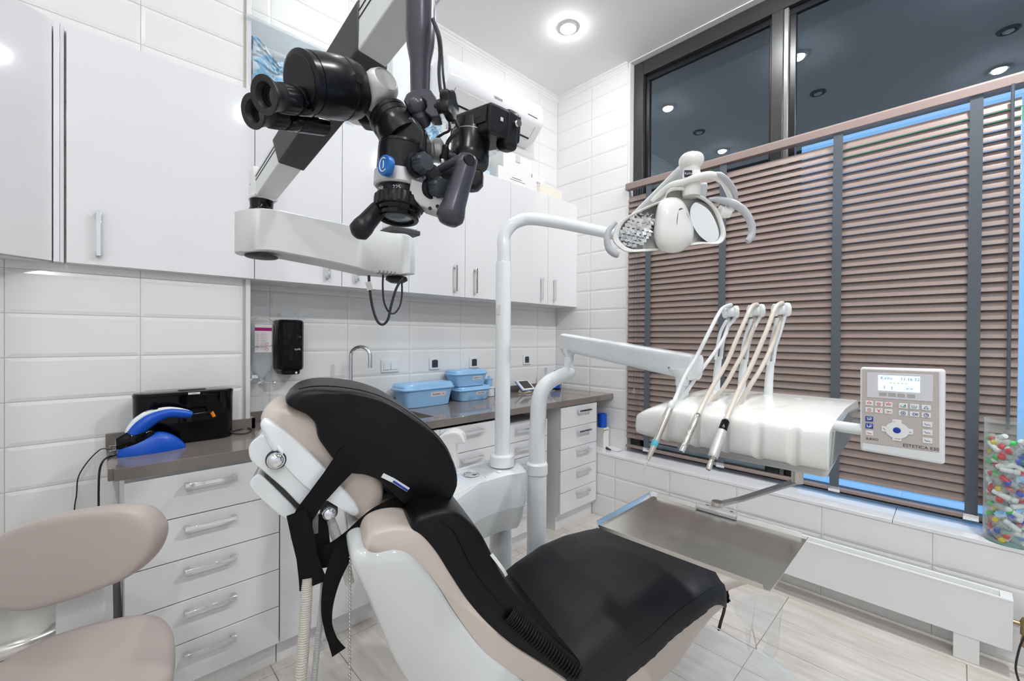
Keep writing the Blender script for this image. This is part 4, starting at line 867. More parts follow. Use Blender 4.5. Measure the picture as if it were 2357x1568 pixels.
# grooved front lip with two empty instrument rests
b = MB(); b.prism([V((HX+.03, yR+.004, 1.10)), V((HX+.05, yR+.01, 1.075)), V((HX+.33, yR+.03, 1.08)), V((HX+.36, yR+.01, 1.14))], (0, yL-yR-.10, .0)); b.build('underside_tray', PGR, e, bev=.012, seg=3)
b = MB(); b.prism([V((HX+.012, yR+.001, 1.115)), V((HX+.36, yR+.001, 1.15)), V((HX+.385, yR+.001, 1.205)), V((HX+.2, yR+.001, 1.215)), V((HX+.04, yR+.001, 1.19))], (0, -.006, 0)); b.build('side_panel', mat('glossy_grey_side', srgb(150, 156, 156), .05, spec=.8), e, bev=.003, label='glossy grey end panel')
for px, py in ((1836, 917), (1911, 924)): b = MB(); b.lathe(hz(px, py, 1.226), UZ, [(.011, 0), (.010, .001), (0, .0012)], 18); b.build('top_cap', PLW, e)
# hose holders
HO = []
for i, (bx_, by_, hxp, hyp) in enumerate(((1648, 899, 1681, 719), (1706.5, 905, 1739, 716), (1768, 910.5, 1797, 713.5))):
    base = hz(bx_, by_, 1.222); dB = (base-CO).dot(FH); ww = empty('x', (0, 0, 0)) if False else None
    A_ = lambda px, py, dd=0: at(px, py, dB+dd)
    sc = dB/1.45
    b = MB(); b.tube([base-UZ*.004, A_(bx_+2, by_-35), A_(bx_+6.5, by_-78)], [.0125*1, .0118, .010], 14); h = b.build('hose_holder', PLW, e)
    b = MB(); q = cr([A_(bx_-1, by_-70), A_(bx_+3, by_-100), A_(bx_+11, by_-135), A_(hxp-8, hyp+18)], 6); b.strip(q, RH, .008, .011); q = cr([A_(bx_+11, by_-72), A_(bx_+16, by_-110), A_(bx_+27, by_-145), A_(hxp+8, hyp+18), A_(hxp+14, hyp+4)], 6); b.strip(q, RH, .009, .011); b.build('holder_fork', PLW, h, bev=.002)
    hub = A_(hxp, hyp); ax_ = (RH*.93-FH*.2+UZ*.05).normalized(); w_ = .0225
    b = MB(); b.lathe(hub-ax_*w_, ax_, [(.016, 0), (.020, .003), (.020, .009), (.0155, .012), (.0150, .030), (.020, .034), (.022, .038), (.021, .045)], 22); b.build('pulley', PLW, h)
    HO.append((dB, hub))
# keypad panel
pBL, pBR, pTL = hx(1984, 1021, 1.20), hx(2163, 1045, 1.20), hx(1993, 849, 1.20)
pu = pBR-pBL; pv = pTL-pBL; un_, vn_ = pu.normalized(), pv.normalized(); vn_ = (vn_-un_*vn_.dot(un_)).normalized(); pn = un_.cross(vn_)   # towards the viewer
pn = pn if pn.x < 0 else -pn
Lu, Lv = pu.length, pv.dot(vn_)
Q = lambda s, t, h=0: pBL+un_*Lu*s+vn_*Lv*(1-t)+pn*h
e_k = e
b = MB(); R = [Q(-.03, -.02), Q(1.07, -.03), Q(1.06, 1.13), Q(-.03, 1.10)]; b.prism(R, -pn*.020); kb = b.build('keypad_housing', PLW, e_k, bev=.006, seg=4)
def plate_(s0, t0, s1, t1, h, m, name, bev=.0008, parent=kb, label=None):
    b = MB(); b.prism([Q(s0, t0, h-.0008), Q(s1, t0, h-.0008), Q(s1, t1, h-.0008), Q(s0, t1, h-.0008)], pn*.0011); return b.build(name, m, parent, bev=bev, label=label)
KF = mat('keypad_beige_face', srgb(190, 182, 178), .5)
plate_(.005, .005, .995, .985, .0008, KF, 'keypad_face')
plate_(.07, .045, .92, .375, .0018, mat('screen_bezel', srgb(214, 214, 220), .2), 'screen_bezel')
LCD = mat('lit_lcd', srgb(170, 205, 240), .2, em=srgb(205, 228, 255), es=.85)
plate_(.225, .075, .765, .275, .0026, LCD, 'lcd_screen')
DKB = mat('lcd_blue_ink', srgb(90, 120, 160), .5)
text('KaVo', .0085, Q(.26, .112, .0032), un_, vn_, DKB, kb, th=.0001); text('11:16:32', .0085, Q(.52, .115, .0032), un_, vn_, DKB, kb, th=.0001)
text('- - - - -', .010, Q(.38, .165, .0032), un_, vn_, INK, kb, th=.0001); text('1   I       >>', .010, Q(.29, .235, .0032), un_, vn_, DKB, kb, th=.0001)
def key(s, t, w, h, m, sym=None, col=None, txt=None):
    k = plate_(s-w/2, t-h/2, s+w/2, t+h/2, .0022, m, 'key', bev=.0009)
    if txt: text(txt, .0095 if len(txt) < 3 else .006, Q(s, t, .0027), un_, vn_, col, k, th=.0001, align='CENTER')
    if sym:
        b = MB()
        for ln in sym:
            for a, c in zip(ln[:-1], ln[1:]):
                p0 = Q(s+a[0]*w*.5, t-a[1]*h*.5, .0026); p1 = Q(s+c[0]*w*.5, t-c[1]*h*.5, .0026); q = (p1-p0); n_ = q.cross(pn).normalized()*.00045; b.prism([p0-n_, p0+n_, p1+n_, p1-n_], pn*.0003)
        b.build('symbol', col, k, smooth=0)
RED, TEA, NVY, KW, KBL = mat('red_ink', srgb(200, 40, 70), .5), mat('teal_ink', srgb(30, 140, 140), .5), mat('navy_ink', srgb(40, 60, 140), .5), mat('white_key', srgb(232, 232, 232), .35), mat('blue_key', srgb(20, 60, 160), .35)
circ = lambda r=.6, k=10: [(r*math.cos(2*PI*i/k)*.7, r*math.sin(2*PI*i/k)) for i in range(k+1)]
lounge = [(-.6, .3), (-.2, -.3), (.15, -.05), (.6, -.3)]
arc = [(-.5, -.1), (-.4, .3), (0, .55), (.4, .3), (.5, -.1), (-.5, -.1)]
for s, sy in ((.105, [arc]), (.235, [arc, [(-.4, -.6), (.4, -.6)]]), (.365, [arc, [(0, .6), (0, .9)], [(-.6, .4), (-.8, .6)], [(.6, .4), (.8, .6)]])): key(s, .452-.0*s, .105, .062, KW, sy, RED)
for s, sy in ((.105, [circ(), [(-.15, 0), (.15, 0)]]), (.235, [[(-.5, .5), (0, 0), (-.1, -.6)], [(.5, .6), (0, .0), (.2, -.6)]]), (.365, [[(-.6, .3), (.0, .0), (.7, .1)], [(-.4, -.5), (.1, -.1)]])): key(s, .54, .105, .062, KW, sy, RED)
for s, sy in ((.555, [[(-.6, .1), (-.5, -.4), (-.1, -.4)], [(.0, -.5), (.5, .6), (.5, -.5), (0, -.5)]]), (.695, [[(-.5, .5), (-.4, -.5), (.4, -.5), (.5, .5)], [(0, .6), (0, -.2)]]), (.84, [[(-.5, -.4), (0, .6), (.5, -.4), (-.5, -.4)]])): key(s, .452, .115, .064, KW, sy, TEA)
for s, sy in ((.555, [circ(.7), circ(.2, 6)]), (.695, [circ(.45), [(.3, 0), (.6, .4), (.8, 0), (.6, -.4), (.3, 0)]]), (.84, [circ(.7), [(0, 0), (0, .7)], [(0, 0), (.4, .2)]])): key(s, .545, .115, .064, KW, sy, NVY)
for s in (.29, .41, .53, .655): key(s, .322, .10, .048, mat('grey_key', srgb(176, 170, 164), .4) if s == .29 else bpy.data.materials['grey_key'])
key(.105, .66, .105, .065, KBL, [lounge], KW, 'SP'); key(.105, .755, .105, .065, KBL, [lounge], KW, 'LP'); key(.105, .845, .105, .062, KW, [lounge], RED)
for t_ in (.655, .755, .855): key(.855, t_, .12, .068, KW, [lounge], NVY)
b = MB(); R = [Q(.475+.155*math.cos(a)*1.0, .77+.105*math.sin(a), .0022) for a in [2*PI*k/32 for k in range(32)]]; b.prism(R, pn*.0008); b.build('rocker_pad', KW, kb)
for s, t_ in ((.475, .67), (.475, .87), (.33, .77), (.62, .77)): key(s, t_, .12, .07, KW, [lounge], NVY)
b = MB(); b.ell(Q(.475, .77, .0032), un_*.0062, vn_*.0062, pn*.0012, 1, 20, 8); b.build('centre_button', KBL, kb)
text('KAVO', .0075, Q(.06, .925, .0016), un_, vn_, INK, kb, th=.0001); text('ESTETICA E30', .0088, Q(.55, .95, .0016), un_, vn_, KNB, kb, th=.0001)
b = MB(); q = Q(-.02, .83, -.012); b.cyl(V((q.x+.01, yR-.0, q.z)), q+un_*.01, .0125, 20); b.cyl(V((1.40, yR+.03, q.z+.01)), V((q.x+.01, yR-.004, q.z)), .012, 16) if False else None; b.build('keypad_stub', PLW, e_k)
# hoses and handpieces
HOSEW = mat('white_hose', srgb(214, 216, 216), .35); HOSEB = mat('beige_hose', srgb(208, 198, 186), .35)
def hose(front, back, m, hub, dB, dH, r, label):
    n = len(front); pts = []
    for i, (px, py) in enumerate(front): f = i/(n-1); pts.append(at(px, py, lerp(dB-.018, dH, f**1.0)))
    nb = len(back); pb = []
    for i, (px, py) in enumerate(back): f = i/(nb-1); pb.append(at(px, py, lerp(dB+.004, dH+.075, f)))
    full = pb[::-1]+[at(back[0][0]-1, back[0][1]-30, dB+.020), at((front[0][0]+back[0][0])/2+4, front[0][1]+2, dB+.010)]+pts
    b = MB(); b.tube(cr(full, 7), r, 12); return full, b
specs = [
 (HOSEW, [(1680, 702), (1663, 710), (1650, 730), (1633, 763), (1605, 818), (1577, 865), (1557, 912), (1549, 930)], [(1676, 745), (1669, 773), (1645, 811), (1610, 858), (1583, 898), (1556, 938), (1550, 952)], 1.165, .0058, 'white hose'),
 (HOSEB, [(1741, 701), (1731, 705), (1722, 722), (1699, 773), (1671, 838), (1638, 894), (1617, 934), (1607, 955)], [(1736, 745), (1716, 801), (1693, 844), (1663, 896), (1627, 934), (1613, 952)], 1.125, .0062, 'beige hose'),
 (HOSEB, [(1798, 698), (1784, 710), (1766, 758), (1733, 834), (1703, 894), (1685, 934), (1671, 968)], [(1795, 740), (1781, 786), (1757, 839), (1726, 889), (1700, 934), (1689, 955)], 1.08, .0064, 'beige hose')]
hp_ = []
for i, (m, fr, bk, dH, r, lb) in enumerate(specs):
    dB, hub = HO[i]; full, b = hose(fr, bk, m, hub, dB, dH, r, lb)
    p0 = at(*fr[-1], dH)
    nm = ('dental_scaler', 'turbine_coupling', 'micromotor')[i]
    ee = empty(nm, p0, ('slim steel ultrasonic scaler with pale tip on a white hose, leftmost at the unit', 'short nickel handpiece coupling on a beige hose, middle of the three instruments', 'thick black and silver micromotor on a beige hose, rightmost of the three instruments')[i], 'handpiece')
    b.build('hose', m, ee, smooth=60); hp_.append((ee, p0, dH))
ee, p0, dH = hp_[0]; a, c = at(1549, 924, dH), at(1478.5, 1088, dH-.05); Lx = (c-a).length
lathe_px(a, c, [(.0062, 0), (.0088, .03), (.0092, .10), (.0070, .125)], 'ferrule', PLW, ee)
lathe_px(a, c, [(.0080, .10), (.0092, .13), (.0090, .40), (.0082, .56)], 'handpiece_body', NIK, ee)
lathe_px(a, c, [(.0083, .56), (.0090, .575), (.0088, .62), (.0080, .64)], 'colour_ring', mat('aqua_ring', srgb(90, 180, 205), .3), ee)
lathe_px(a, c, [(.0078, .64), (.0066, .72), (.0042, .82), (.0040, .835)], 'front_sleeve', NIK, ee)
lathe_px(a, c, [(.0032, .83), (.0026, .9), (.0012, .96), (.0004, 1)], 'scaler_tip', PGR, ee, seg=14)
ee, p0, dH = hp_[1]; a, c = at(1606.5, 957, dH), at(1568, 1040, dH-.035)
lathe_px(a, c, [(.0068, 0), (.0078, .03), (.0078, .42), (.0070, .44), (.0070, .46), (.0082, .48), (.0082, .56), (.0074, .58), (.0084, .62), (.0080, .74), (.0072, .78), (.0072, .80)], 'handpiece_body', NIK, ee)
lathe_px(a, c, [(.0066, .80), (.0068, .98), (.0058, 1.0), (.0040, 1.0), (.0038, .9)], 'coupling_nose', CHR, ee)
lathe_px(a, c, [(.0042, .985), (.0040, .999)], 'nose_opening', BLS, ee, seg=14)
ee, p0, dH = hp_[2]; a, c = at(1671, 968, dH), at(1630, 1082, dH-.05)
lathe_px(a, c, [(.0070, 0), (.0095, .02), (.0100, .2), (.0098, .21)], 'black_sleeve', BLG, ee, label='black sleeve')
lathe_px(a, c, [(.0104, .21), (.0118, .25), (.0118, .42), (.0128, .48), (.0124, .52), (.0118, .68), (.0118, .74), (.0105, .76)], 'motor_body', ALU, ee)
lathe_px(a, c, [(.0060, .76), (.0048, .78), (.0058, .80), (.0048, .82), (.0062, .85), (.0064, .97), (.0050, 1)], 'motor_nose', NIK, ee)
# ================================================================ TRAY
zT = .93
e = empty('instrument_tray', hz(1620, 1230, zT), 'brushed steel rectangular instrument tray held over the chair knee', 'tray')
C4 = [hz(px, py, zT) for px, py in ((1372, 1213), (1503, 1142), (1856, 1242), (1772, 1362))]
b = MB(); b.prism(C4, (0, 0, -.0015)); b.build('tray_plate', STL, e, bev=.0004, smooth=0)
b = MB(); cc = sum(C4, V((0, 0, 0)))/4
for i in range(4):
    p, q = C4[i], C4[(i+1) % 4]; t = (q-p).normalized(); out_ = (p+q)/2-cc; out_ = (out_-t*out_.dot(t)).normalized(); a, c = p+t*.010, q-t*.010
    if i == 1: segs = [(a, a.lerp(c, .33)), (a.lerp(c, .60), c)]
    else: segs = [(a, c)]
    for s0, s1 in segs:
        b.hull([s0, s0+out_*.005+UZ*.011, s0+out_*.0065+UZ*.011, s0+out_*.0012-UZ*.001], [s1, s1+out_*.005+UZ*.011, s1+out_*.0065+UZ*.011, s1+out_*.0012-UZ*.001])
b.build('tray_rim', STL, e, bev=.0004, smooth=0)
e2 = empty('tray_holder', hz(1665, 1165, zT), 'grey metal swing arm with white clamp plate holding the steel tray', 'bracket')
m0, m1 = C4[1].lerp(C4[2], .33), C4[1].lerp(C4[2], .60); t = (m1-m0).normalized(); o_ = V((t.y, -t.x, 0)); o_ = o_ if (m0-cc).dot(o_) > 0 else -o_
b = MB(); b.prism([m0-o_*.006+UZ*.002, m1-o_*.006+UZ*.002, m1+o_*.022+UZ*.002, m0+o_*.022+UZ*.002], (0, 0, .010)); b.build('clamp_plate', WHS, e2, bev=.003)
b = MB()
for f in (.25, .85): b.lathe(m0.lerp(m1, f)+o_*.012+UZ*.012, UZ, [(.0045, 0), (.0045, .001), (.002, .0005)], 12)
b.build('clamp_screw', NIK, e2)
ja = m0.lerp(m1, .45)+o_*.026+UZ*.016; jb = at(1835, 1108, 1.16); mid = at(1705, 1158, 1.20)
b = MB(); b.strip([ja, V((mid.x, mid.y, ja.z+.004)), jb], UZ.cross((jb-ja).normalized()), [.022, .024, .024], .007); b.build('swing_arm', mat('grey_enamel', srgb(170, 170, 176), .35, metal=.3), e2, bev=.002)
b = MB(); b.lathe(ja-UZ*.012, UZ, [(.015, 0), (.015, .019), (.013, .021), (.006, .021), (.005, .020)], 20); b.build('arm_pivot', NIK, e2)
b = MB(); b.lathe(jb-UZ*.004, UZ, [(.014, 0), (.014, 1.076-jb.z)], 20); b.build('arm_pivot', NIK, e2)
# ================================================================ DENTAL CHAIR
CA = (RH*.92+FH*.39).normalized(); CS = V((-CA.y, CA.x, 0)); CS = CS if CS.dot(FH) > 0 else -CS
OC = K(.68, 1.355, 0)
def cp(s, z, w=0): p = OC-CA*s+CS*w; return V((p.x, p.y, z))       # chair coordinates: s back from the knee, w across from the near side
def ct(px, py, w=0):                                               # point of the photo on the lengthwise plane w of the chair
    return hp(px, py, OC+CS*w+UZ*0, CS)
chair = empty('dental_chair', cp(.6, ZF, .27), 'white and pearl beige dental chair with black protective covers over seat and back', 'dental chair')
def cslab(poly, w0, w1, name, m, parent, bev=.01, seg=3, cv=4, label=None, smooth=45):
    pts = [ct(px, py, w0) for px, py in poly]
    if cv: pts = cr(pts, cv, True)
    b = MB(); b.prism(pts, CS*(w1-w0)); return b.build(name, m, parent, bev=bev, seg=seg, label=label, smooth=smooth)
def inflate(poly, w0, w1, name, m, parent, cv=4, n=10, p=.5, k0=.80, cen=None, label=None, wob=0, wt=None):
    wt = w0 if wt is None else wt
    """rounded body from a side outline: full size in the middle, rolling in towards both faces"""
    P2 = cr([V((px, py, 0)) for px, py in poly], cv, True); cx = sum(q.x for q in P2)/len(P2); cy_ = sum(q.y for q in P2)/len(P2)
    if cen: cx, cy_ = cen
    rows = []
    for i in range(n+1):
        u = -1+2*i/n; f = k0+(1-k0)*(1-abs(u)**2.6)**p; w = lerp(w0, w1, (math.sin(u*PI/2*.98)+1)/2)
        o = []
        for j, q in enumerate(P2):
            g = f*(1+wob*math.sin(j*1.7+i*.9)*math.sin(j*.6)*.5)
            v0 = ct(cx+(q.x-cx)*g, cy_+(q.y-cy_)*g, wt); o.append(v0+CS*(w-wt))
        rows.append(o)
    global LROWS; LROWS = rows
    b = MB(); b.grid(rows); return b.build(name, m, parent, smooth=70, label=label)
# white shell of the backrest
shell = [(800, 1290), (806, 1272), (830, 1262), (860, 1270), (905, 1262), (940, 1272), (975, 1305), (1012, 1352), (1045, 1405), (1085, 1462), (1130, 1515), (1200, 1568), (1300, 1640), (1420, 1720), (1200, 1790), (1020, 1700), (955, 1610), (900, 1520), (866, 1440), (836, 1370), (812, 1320)]
inflate(shell, -.01, .43, 'back_shell', PLS, chair, cv=4, n=14, k0=.86, cen=(1010, 1500))
# beige side cushion of the backrest
bpad = [(836, 1262), (842, 1236), (862, 1220), (895, 1212), (935, 1214), (968, 1228), (1004, 1268), (1040, 1325), (1080, 1385), (1128, 1440), (1190, 1493), (1265, 1540), (1330, 1585), (1420, 1660), (1370, 1690), (1290, 1625), (1200, 1566), (1130, 1513), (1085, 1460), (1045, 1403), (1012, 1350), (975, 1303), (940, 1270), (905, 1256), (868, 1264)]
inflate(bpad, .005, .42, 'back_cushion', BEI, chair, cv=4, n=14, k0=.93, cen=(1010, 1410))
# black cover on the backrest
bcov = [(945, 1216), (958, 1192), (985, 1180), (1025, 1174), (1058, 1183), (1085, 1203), (1112, 1232), (1140, 1285), (1165, 1333), (1205, 1386), (1250, 1440), (1300, 1490), (1345, 1530), (1375, 1575), (1400, 1640), (1400, 1680), (1330, 1585), (1265, 1540), (1190, 1493), (1128, 1440), (1080, 1385), (1040, 1325), (1004, 1268), (975, 1235)]
cov = inflate(bcov, .012, .40, 'back_cover', VIN, chair, cv=4, n=14, k0=.93, cen=(1060, 1370))
b = MB(); sm = cr([ct(px, py, .012)-CS*.003 for px, py in ((1010, 1196), (1040, 1215), (1060, 1250), (1085, 1300), (1120, 1350), (1170, 1405), (1220, 1455), (1275, 1505), (1330, 1560))], 8); b.tube(sm, .0016, 6); b.build('cover_seam', VIN, cov)
# gathers along the hem
b = MB(); hem = cr([ct(px, py, .010)-CS*.006 for px, py in ((1165, 1410), (1195, 1440), (1240, 1480), (1290, 1520), (1335, 1560))], 8)
for i in range(2, len(hem)-2, 1):
    t = (hem[i+1]-hem[i-1]).normalized(); k = t.cross(CS).normalized(); k = k if k.z > 0 else -k
    b.tube([hem[i]-k*.018+CS*.003, hem[i]-k*.004-CS*.0025, hem[i]+k*.012-CS*.001, hem[i]+k*.024+CS*.006], [.001, .0034, .003, .001], 6)
b.build('gathered_hem', VIN, cov, smooth=70)
# white tag on the cover
b = MB(); b.strip(cr([ct(1130, 1275, .012)-CS*.002, ct(1142, 1290, .010)-CS*.004, ct(1158, 1312, .008)-CS*.004, ct(1165, 1325, .012)], 4), CS, .003, .008); b.build('white_tag', PLW, cov, label='white tag on the black cover')
# seat: cross sections along s
def kb_(s, w): return s-(.13*max(0, math.sin(PI*min(1, max(0, w/.54))))**.8*max(0, 1-max(0, s)/.30)**1.5)
def section(s, grow=0):
    tz = [(1.0, .44), (.8, .46), (.62, .50), (.5, .575), (.4, .620), (.3, .640), (.2, .640), (.1, .632), (.04, .618), (0, .590), (-.02, .55)]
    bz = [(1.0, .22), (.5, .26), (.3, .30), (.18, .365), (.12, .44), (.06, .49), (0, .515), (-.02, .53)]
    def f(T, s):
        for (a, x), (c, y) in zip(T[:-1], T[1:]):
            if a >= s >= c: return lerp(x, y, (a-s)/(a-c))
        return T[-1][1]
    zt, zb = f(tz, s)+grow, f(bz, s)-grow*.5; wm = .27+grow; ww = wm*(1 if s > .1 else lerp(.93, 1, s/.1))
    zm = (zt+zb)/2; hh = (zt-zb)/2; R = []
    for k in range(44):
        a = 2*PI*(k+.5)/44; c, n_ = math.cos(a), math.sin(a); ex = .55
        w = .27+ww*math.copysign(abs(c)**ex, c); z = zm+hh*math.copysign(abs(n_)**(.62 if n_ > 0 else .5), n_)
        if n_ > 0: z -= .0
        R.append((w, z))
    return R
ss = [.85, .7, .6, .5, .42, .34, .26, .18, .12, .08, .05, .025, .008, -.004]
b = MB(); b.grid([[cp(kb_(s, w), z, w) for w, z in section(s)] for s in ss]); b.build('seat_cushion', BEI, chair, smooth=70)
# black seat cover: same form a little larger, hanging over both sides
def hemz(s): 
    T = [(.85, .40), (.62, .40), (.4, .438), (.293, .478), (.229, .512), (.128, .548), (.057, .566), (.02, .555), (-.02, .50)]
    for (a, x), (c, y) in zip(T[:-1], T[1:]):
        if a >= s >= c: return lerp(x, y, (a-s)/(a-c))
    return T[-1][1]
rows = []
ss2 = [lerp(.74, -.012, i/60) for i in range(61)]
for s in ss2:
    R = section(s, .005); hz_ = hemz(s); up_ = [(w, z) for w, z in R if z >= hz_]
    up_.sort(key=lambda q: -math.atan2(q[1]-hz_, q[0]-.27))
    up_ = [(up_[0][0], hz_)]+up_+[(up_[-1][0], hz_)]
    # resample to constant count
    P = [V((w, z, 0)) for w, z in up_]; Ls = [0]
    for a, c in zip(P[:-1], P[1:]): Ls.append(Ls[-1]+(c-a).length)
    out = []; j = 0
    for k in range(49):
        t = Ls[-1]*k/48
        while j < len(Ls)-2 and Ls[j+1] < t: j += 1
        f = (t-Ls[j])/max(1e-9, Ls[j+1]-Ls[j]); q = P[j].lerp(P[j+1], f)
        wr = .0012*math.sin(s*190+k*.3)*max(0, 1-min(k, 48-k)/5)
        out.append(cp(kb_(s, q.x), q.y+.0, q.x+wr))
    rows.append(out)
b = MB(); b.grid(rows, False, False); sc_ = b.build('seat_cover', CVR, chair, smooth=70)
md = sc_.modifiers.new('so', 'SOLIDIFY'); md.thickness = .003; md.offset = 1
b = MB(); b.face([p for p in rows[-1]]); fc = b.build('cover_end', CVR, chair); 
b = MB(); b.tube([r[4]+UZ*.001-CS*.0022 for r in rows[8:-2]], .0014, 6); b.build('cover_seam', VIN, sc_)
b = MB(); b.tube([rows[-1][k]+CA*.003 for k in range(0, 49)], .004, 8); b.build('elastic_hem', VIN, sc_)
b = MB(); q0 = rows[-1][0]; b.strip(cr([q0+UZ*.01, q0-UZ*.03-CS*.004, q0-UZ*.075-CA*.012, q0-UZ*.10-CA*.02], 5), CA, [.012]*15+[.008], .003); b.build('elastic_tail', VIN, sc_)
# leg rest turning down past the knee
b = MB(); R = []
for s, zt, zb in ((.06, .60, .50), (-.02, .606, .535), (-.08, .606, .548), (-.13, .604, .550), (-.165, .60, .552), (-.182, .592, .560)):
    zm, hh = (zt+zb)/2, (zt-zb)/2; R.append([cp(s+(zm-.5)*.0, zm+hh*math.copysign(abs(math.sin(a))**.5, math.sin(a)), .27+.225*math.copysign(abs(math.cos(a))**.4, math.cos(a))) for a in [2*PI*(k+.5)/36 for k in range(36)]])
b.grid(R); b.build('leg_rest', BEI, chair, smooth=60)
# pedestal
b = MB(); b.prism([cp(.95, ZF+.001, .06), cp(.20, ZF+.001, .06), cp(.16, ZF+.001, .48), cp(.95, ZF+.001, .48)], (0, 0, .05)); b.build('base_plate', PLW, chair, bev=.02, seg=4)
b = MB(); b.prism([cp(.80, ZF+.05, .14), cp(.38, ZF+.05, .14), cp(.38, ZF+.05, .40), cp(.80, ZF+.05, .40)], (0, 0, .22)); b.build('base_column', PLW, chair, bev=.03, seg=4)
# clear foot protector and film
b = MB(); e_c = cp(.10, .20, -.02); R0 = []
cen = at(1668, 1560, 1.36); 
for k, zz in ((1, 0), (.97, .012), (.85, .024), (.6, .034), (.3, .038)): R0.append([cen+CA*(.215*k*math.cos(a))+CS*(.27*k*math.sin(a))+UZ*zz for a in [2*PI*j/48 for j in range(48)]])
b.grid(R0, True, True); fp = b.build('foot_protector', CLR, None, smooth=60); tag(fp, 'large clear oval plastic foot protector below the chair knee', 'foot protector'); fp.location.z = cen.z
b = MB(); fo_ = [(1690, 1375), (1745, 1372), (1795, 1372), (1802, 1420), (1792, 1470), (1778, 1512), (1760, 1505), (1762, 1470), (1735, 1450), (1728, 1490), (1716, 1488), (1718, 1440), (1690, 1410)]
rows = []
pts = cr([at(px, py, 1.33) for px, py in fo_], 3, True)
b.face([p+FH*.012*math.sin(i*.8) for i, p in enumerate(pts)]); o_ = b.build('cover_film', FLM, None, smooth=0); md = o_.modifiers.new('so', 'SOLIDIFY'); md.thickness = .0006
tag(o_, 'hanging piece of clear protective film below the tray corner', 'film')
ed = MB(); ed.tube(cr([at(px, py, 1.325) for px, py in ((1640, 1440), (1690, 1468), (1735, 1492), (1741, 1490), (1732, 1448))], 6), .0016, 6); ed.build('film_edge', BEI, o_)
# ---------------------------------------------------------------- headrest
WH = .13
pad = [(603, 968), (604, 946), (625, 930), (660, 925), (700, 934), (735, 950), (790, 1000), (840, 1050), (872, 1085), (883, 1110), (882, 1140), (872, 1165), (855, 1185), (838, 1192), (815, 1178), (760, 1112), (700, 1050), (640, 990)]
inflate(pad, WH, WH+.24, 'headrest_cushion', BEI, chair, n=14, k0=.78, p=.45, cen=(745, 1060), wt=WH+.05)
plate = [(597, 985), (598, 970), (612, 965), (640, 983), (700, 1033), (760, 1092), (812, 1152), (829, 1180), (826, 1192), (812, 1191), (785, 1175), (748, 1152), (700, 1120), (655, 1075), (620, 1030)]
inflate(plate, WH-.02, WH+.23, 'headrest_plate', PLW, chair, n=10, k0=.93, cen=(715, 1085))
bl = [(572, 1045), (574, 1025), (588, 1010), (603, 1002), (622, 1003), (645, 1018), (690, 1062), (735, 1112), (722, 1150), (697, 1168), (655, 1128), (605, 1085), (580, 1065)]
cslab(bl, WH-.015, WH+.16, 'headrest_joint', PLW, chair, bev=.014, seg=4, cv=3)
lv = [(574, 1115), (580, 1102), (592, 1093), (604, 1097), (650, 1142), (682, 1176), (684, 1190), (672, 1197), (660, 1198), (630, 1176), (595, 1145), (580, 1128)]
cslab(lv, WH-.005, WH+.14, 'release_lever', PLW, chair, bev=.010, seg=3, cv=2)
cslab([(606, 1098), (620, 1090), (696, 1160), (688, 1176)], WH+.002, WH+.13, 'lever_hinge', DGR, chair, bev=.002, cv=0)
def ballk(px, py, r, w): 
    p = ct(px, py, w); b = MB(); b.lathe(p-CS*.004, CS, [(r*1.12, .0), (r*1.2, .004), (r*1.2, .03)], 28); b.build('knob_socket', DGR, chair)
    b = MB(); b.ell(p-CS*.008, CA*r, UZ*r, CS*r*.8, 1, 24, 14); b.build('joint_ball', CHR, chair)
ballk(636, 1058, .0185, WH-.016); ballk(757, 1180, .0165, WH-.012)
b = MB(); b.cyl(ct(600, 1022, WH-.01), ct(655, 1028, WH-.01), .004, 10) if False else b.obox(ct(645, 1036, WH-.018), (ct(655, 1046, WH)-ct(640, 1030, WH)).normalized()*.010, CS*.008, UZ*.006); b.build('stop_lug', PLW, chair, bev=.003)
b = MB(); b.tube([ct(756, 1190, WH+.01), ct(764, 1210, WH+.01), ct(778, 1245, WH+.01), ct(792, 1290, WH+.03), ct(805, 1340, WH+.05)], [.012, .0125, .0118, .0115, .0115], 20); b.build('headrest_stem', PLC, chair)
b = MB(); b.ell(ct(730, 1195, WH), CA*.02, CS*.02, UZ*.011, 1, 18, 10); b.build('lower_joint', PLW, chair)
# ---------------------------------------------------------------- black neck pillow
pil = [(655, 921), (664, 904), (692, 892), (730, 887), (780, 889), (840, 899), (895, 919), (945, 950), (990, 985), (1022, 1020), (1040, 1055), (1050, 1085), (1051, 1110), (1042, 1135), (1029, 1153), (1012, 1166), (985, 1168), (955, 1163), (920, 1148), (893, 1122), (870, 1100), (836, 1086), (796, 1080), (770, 1058), (746, 1028), (728, 1000), (720, 966), (690, 938)]
pl_ = inflate(pil, WH-.022, WH+.29, 'neck_pillow', VIN, None, cv=5, n=18, k0=.88, p=.5, cen=(880, 1030), wob=.004, wt=WH+.02)
PROWS = LROWS
tag(pl_, 'big black leatherette neck pillow strapped around the headrest', 'pillow')
b = MB(); sp_ = [p+(p-ct(880, 1030, WH+.12)).normalized()*.0006 for p in PROWS[4][9:82]]; b.tube(sp_, .0015, 6); b.build('pillow_seam', VIN, pl_)
b = MB(); b.strip([ct(880, 1094, WH-.024), ct(905, 1106, WH-.025), ct(940, 1128, WH-.025)], UZ, .011, .002); lb = b.build('pillow_tag', PLW, pl_, label='small white sewn label')
b = MB(); b.strip([ct(905, 1108, WH-.0265), ct(939, 1130, WH-.0265)], UZ, .005, .002); b.build('blue_print', KBL, lb)
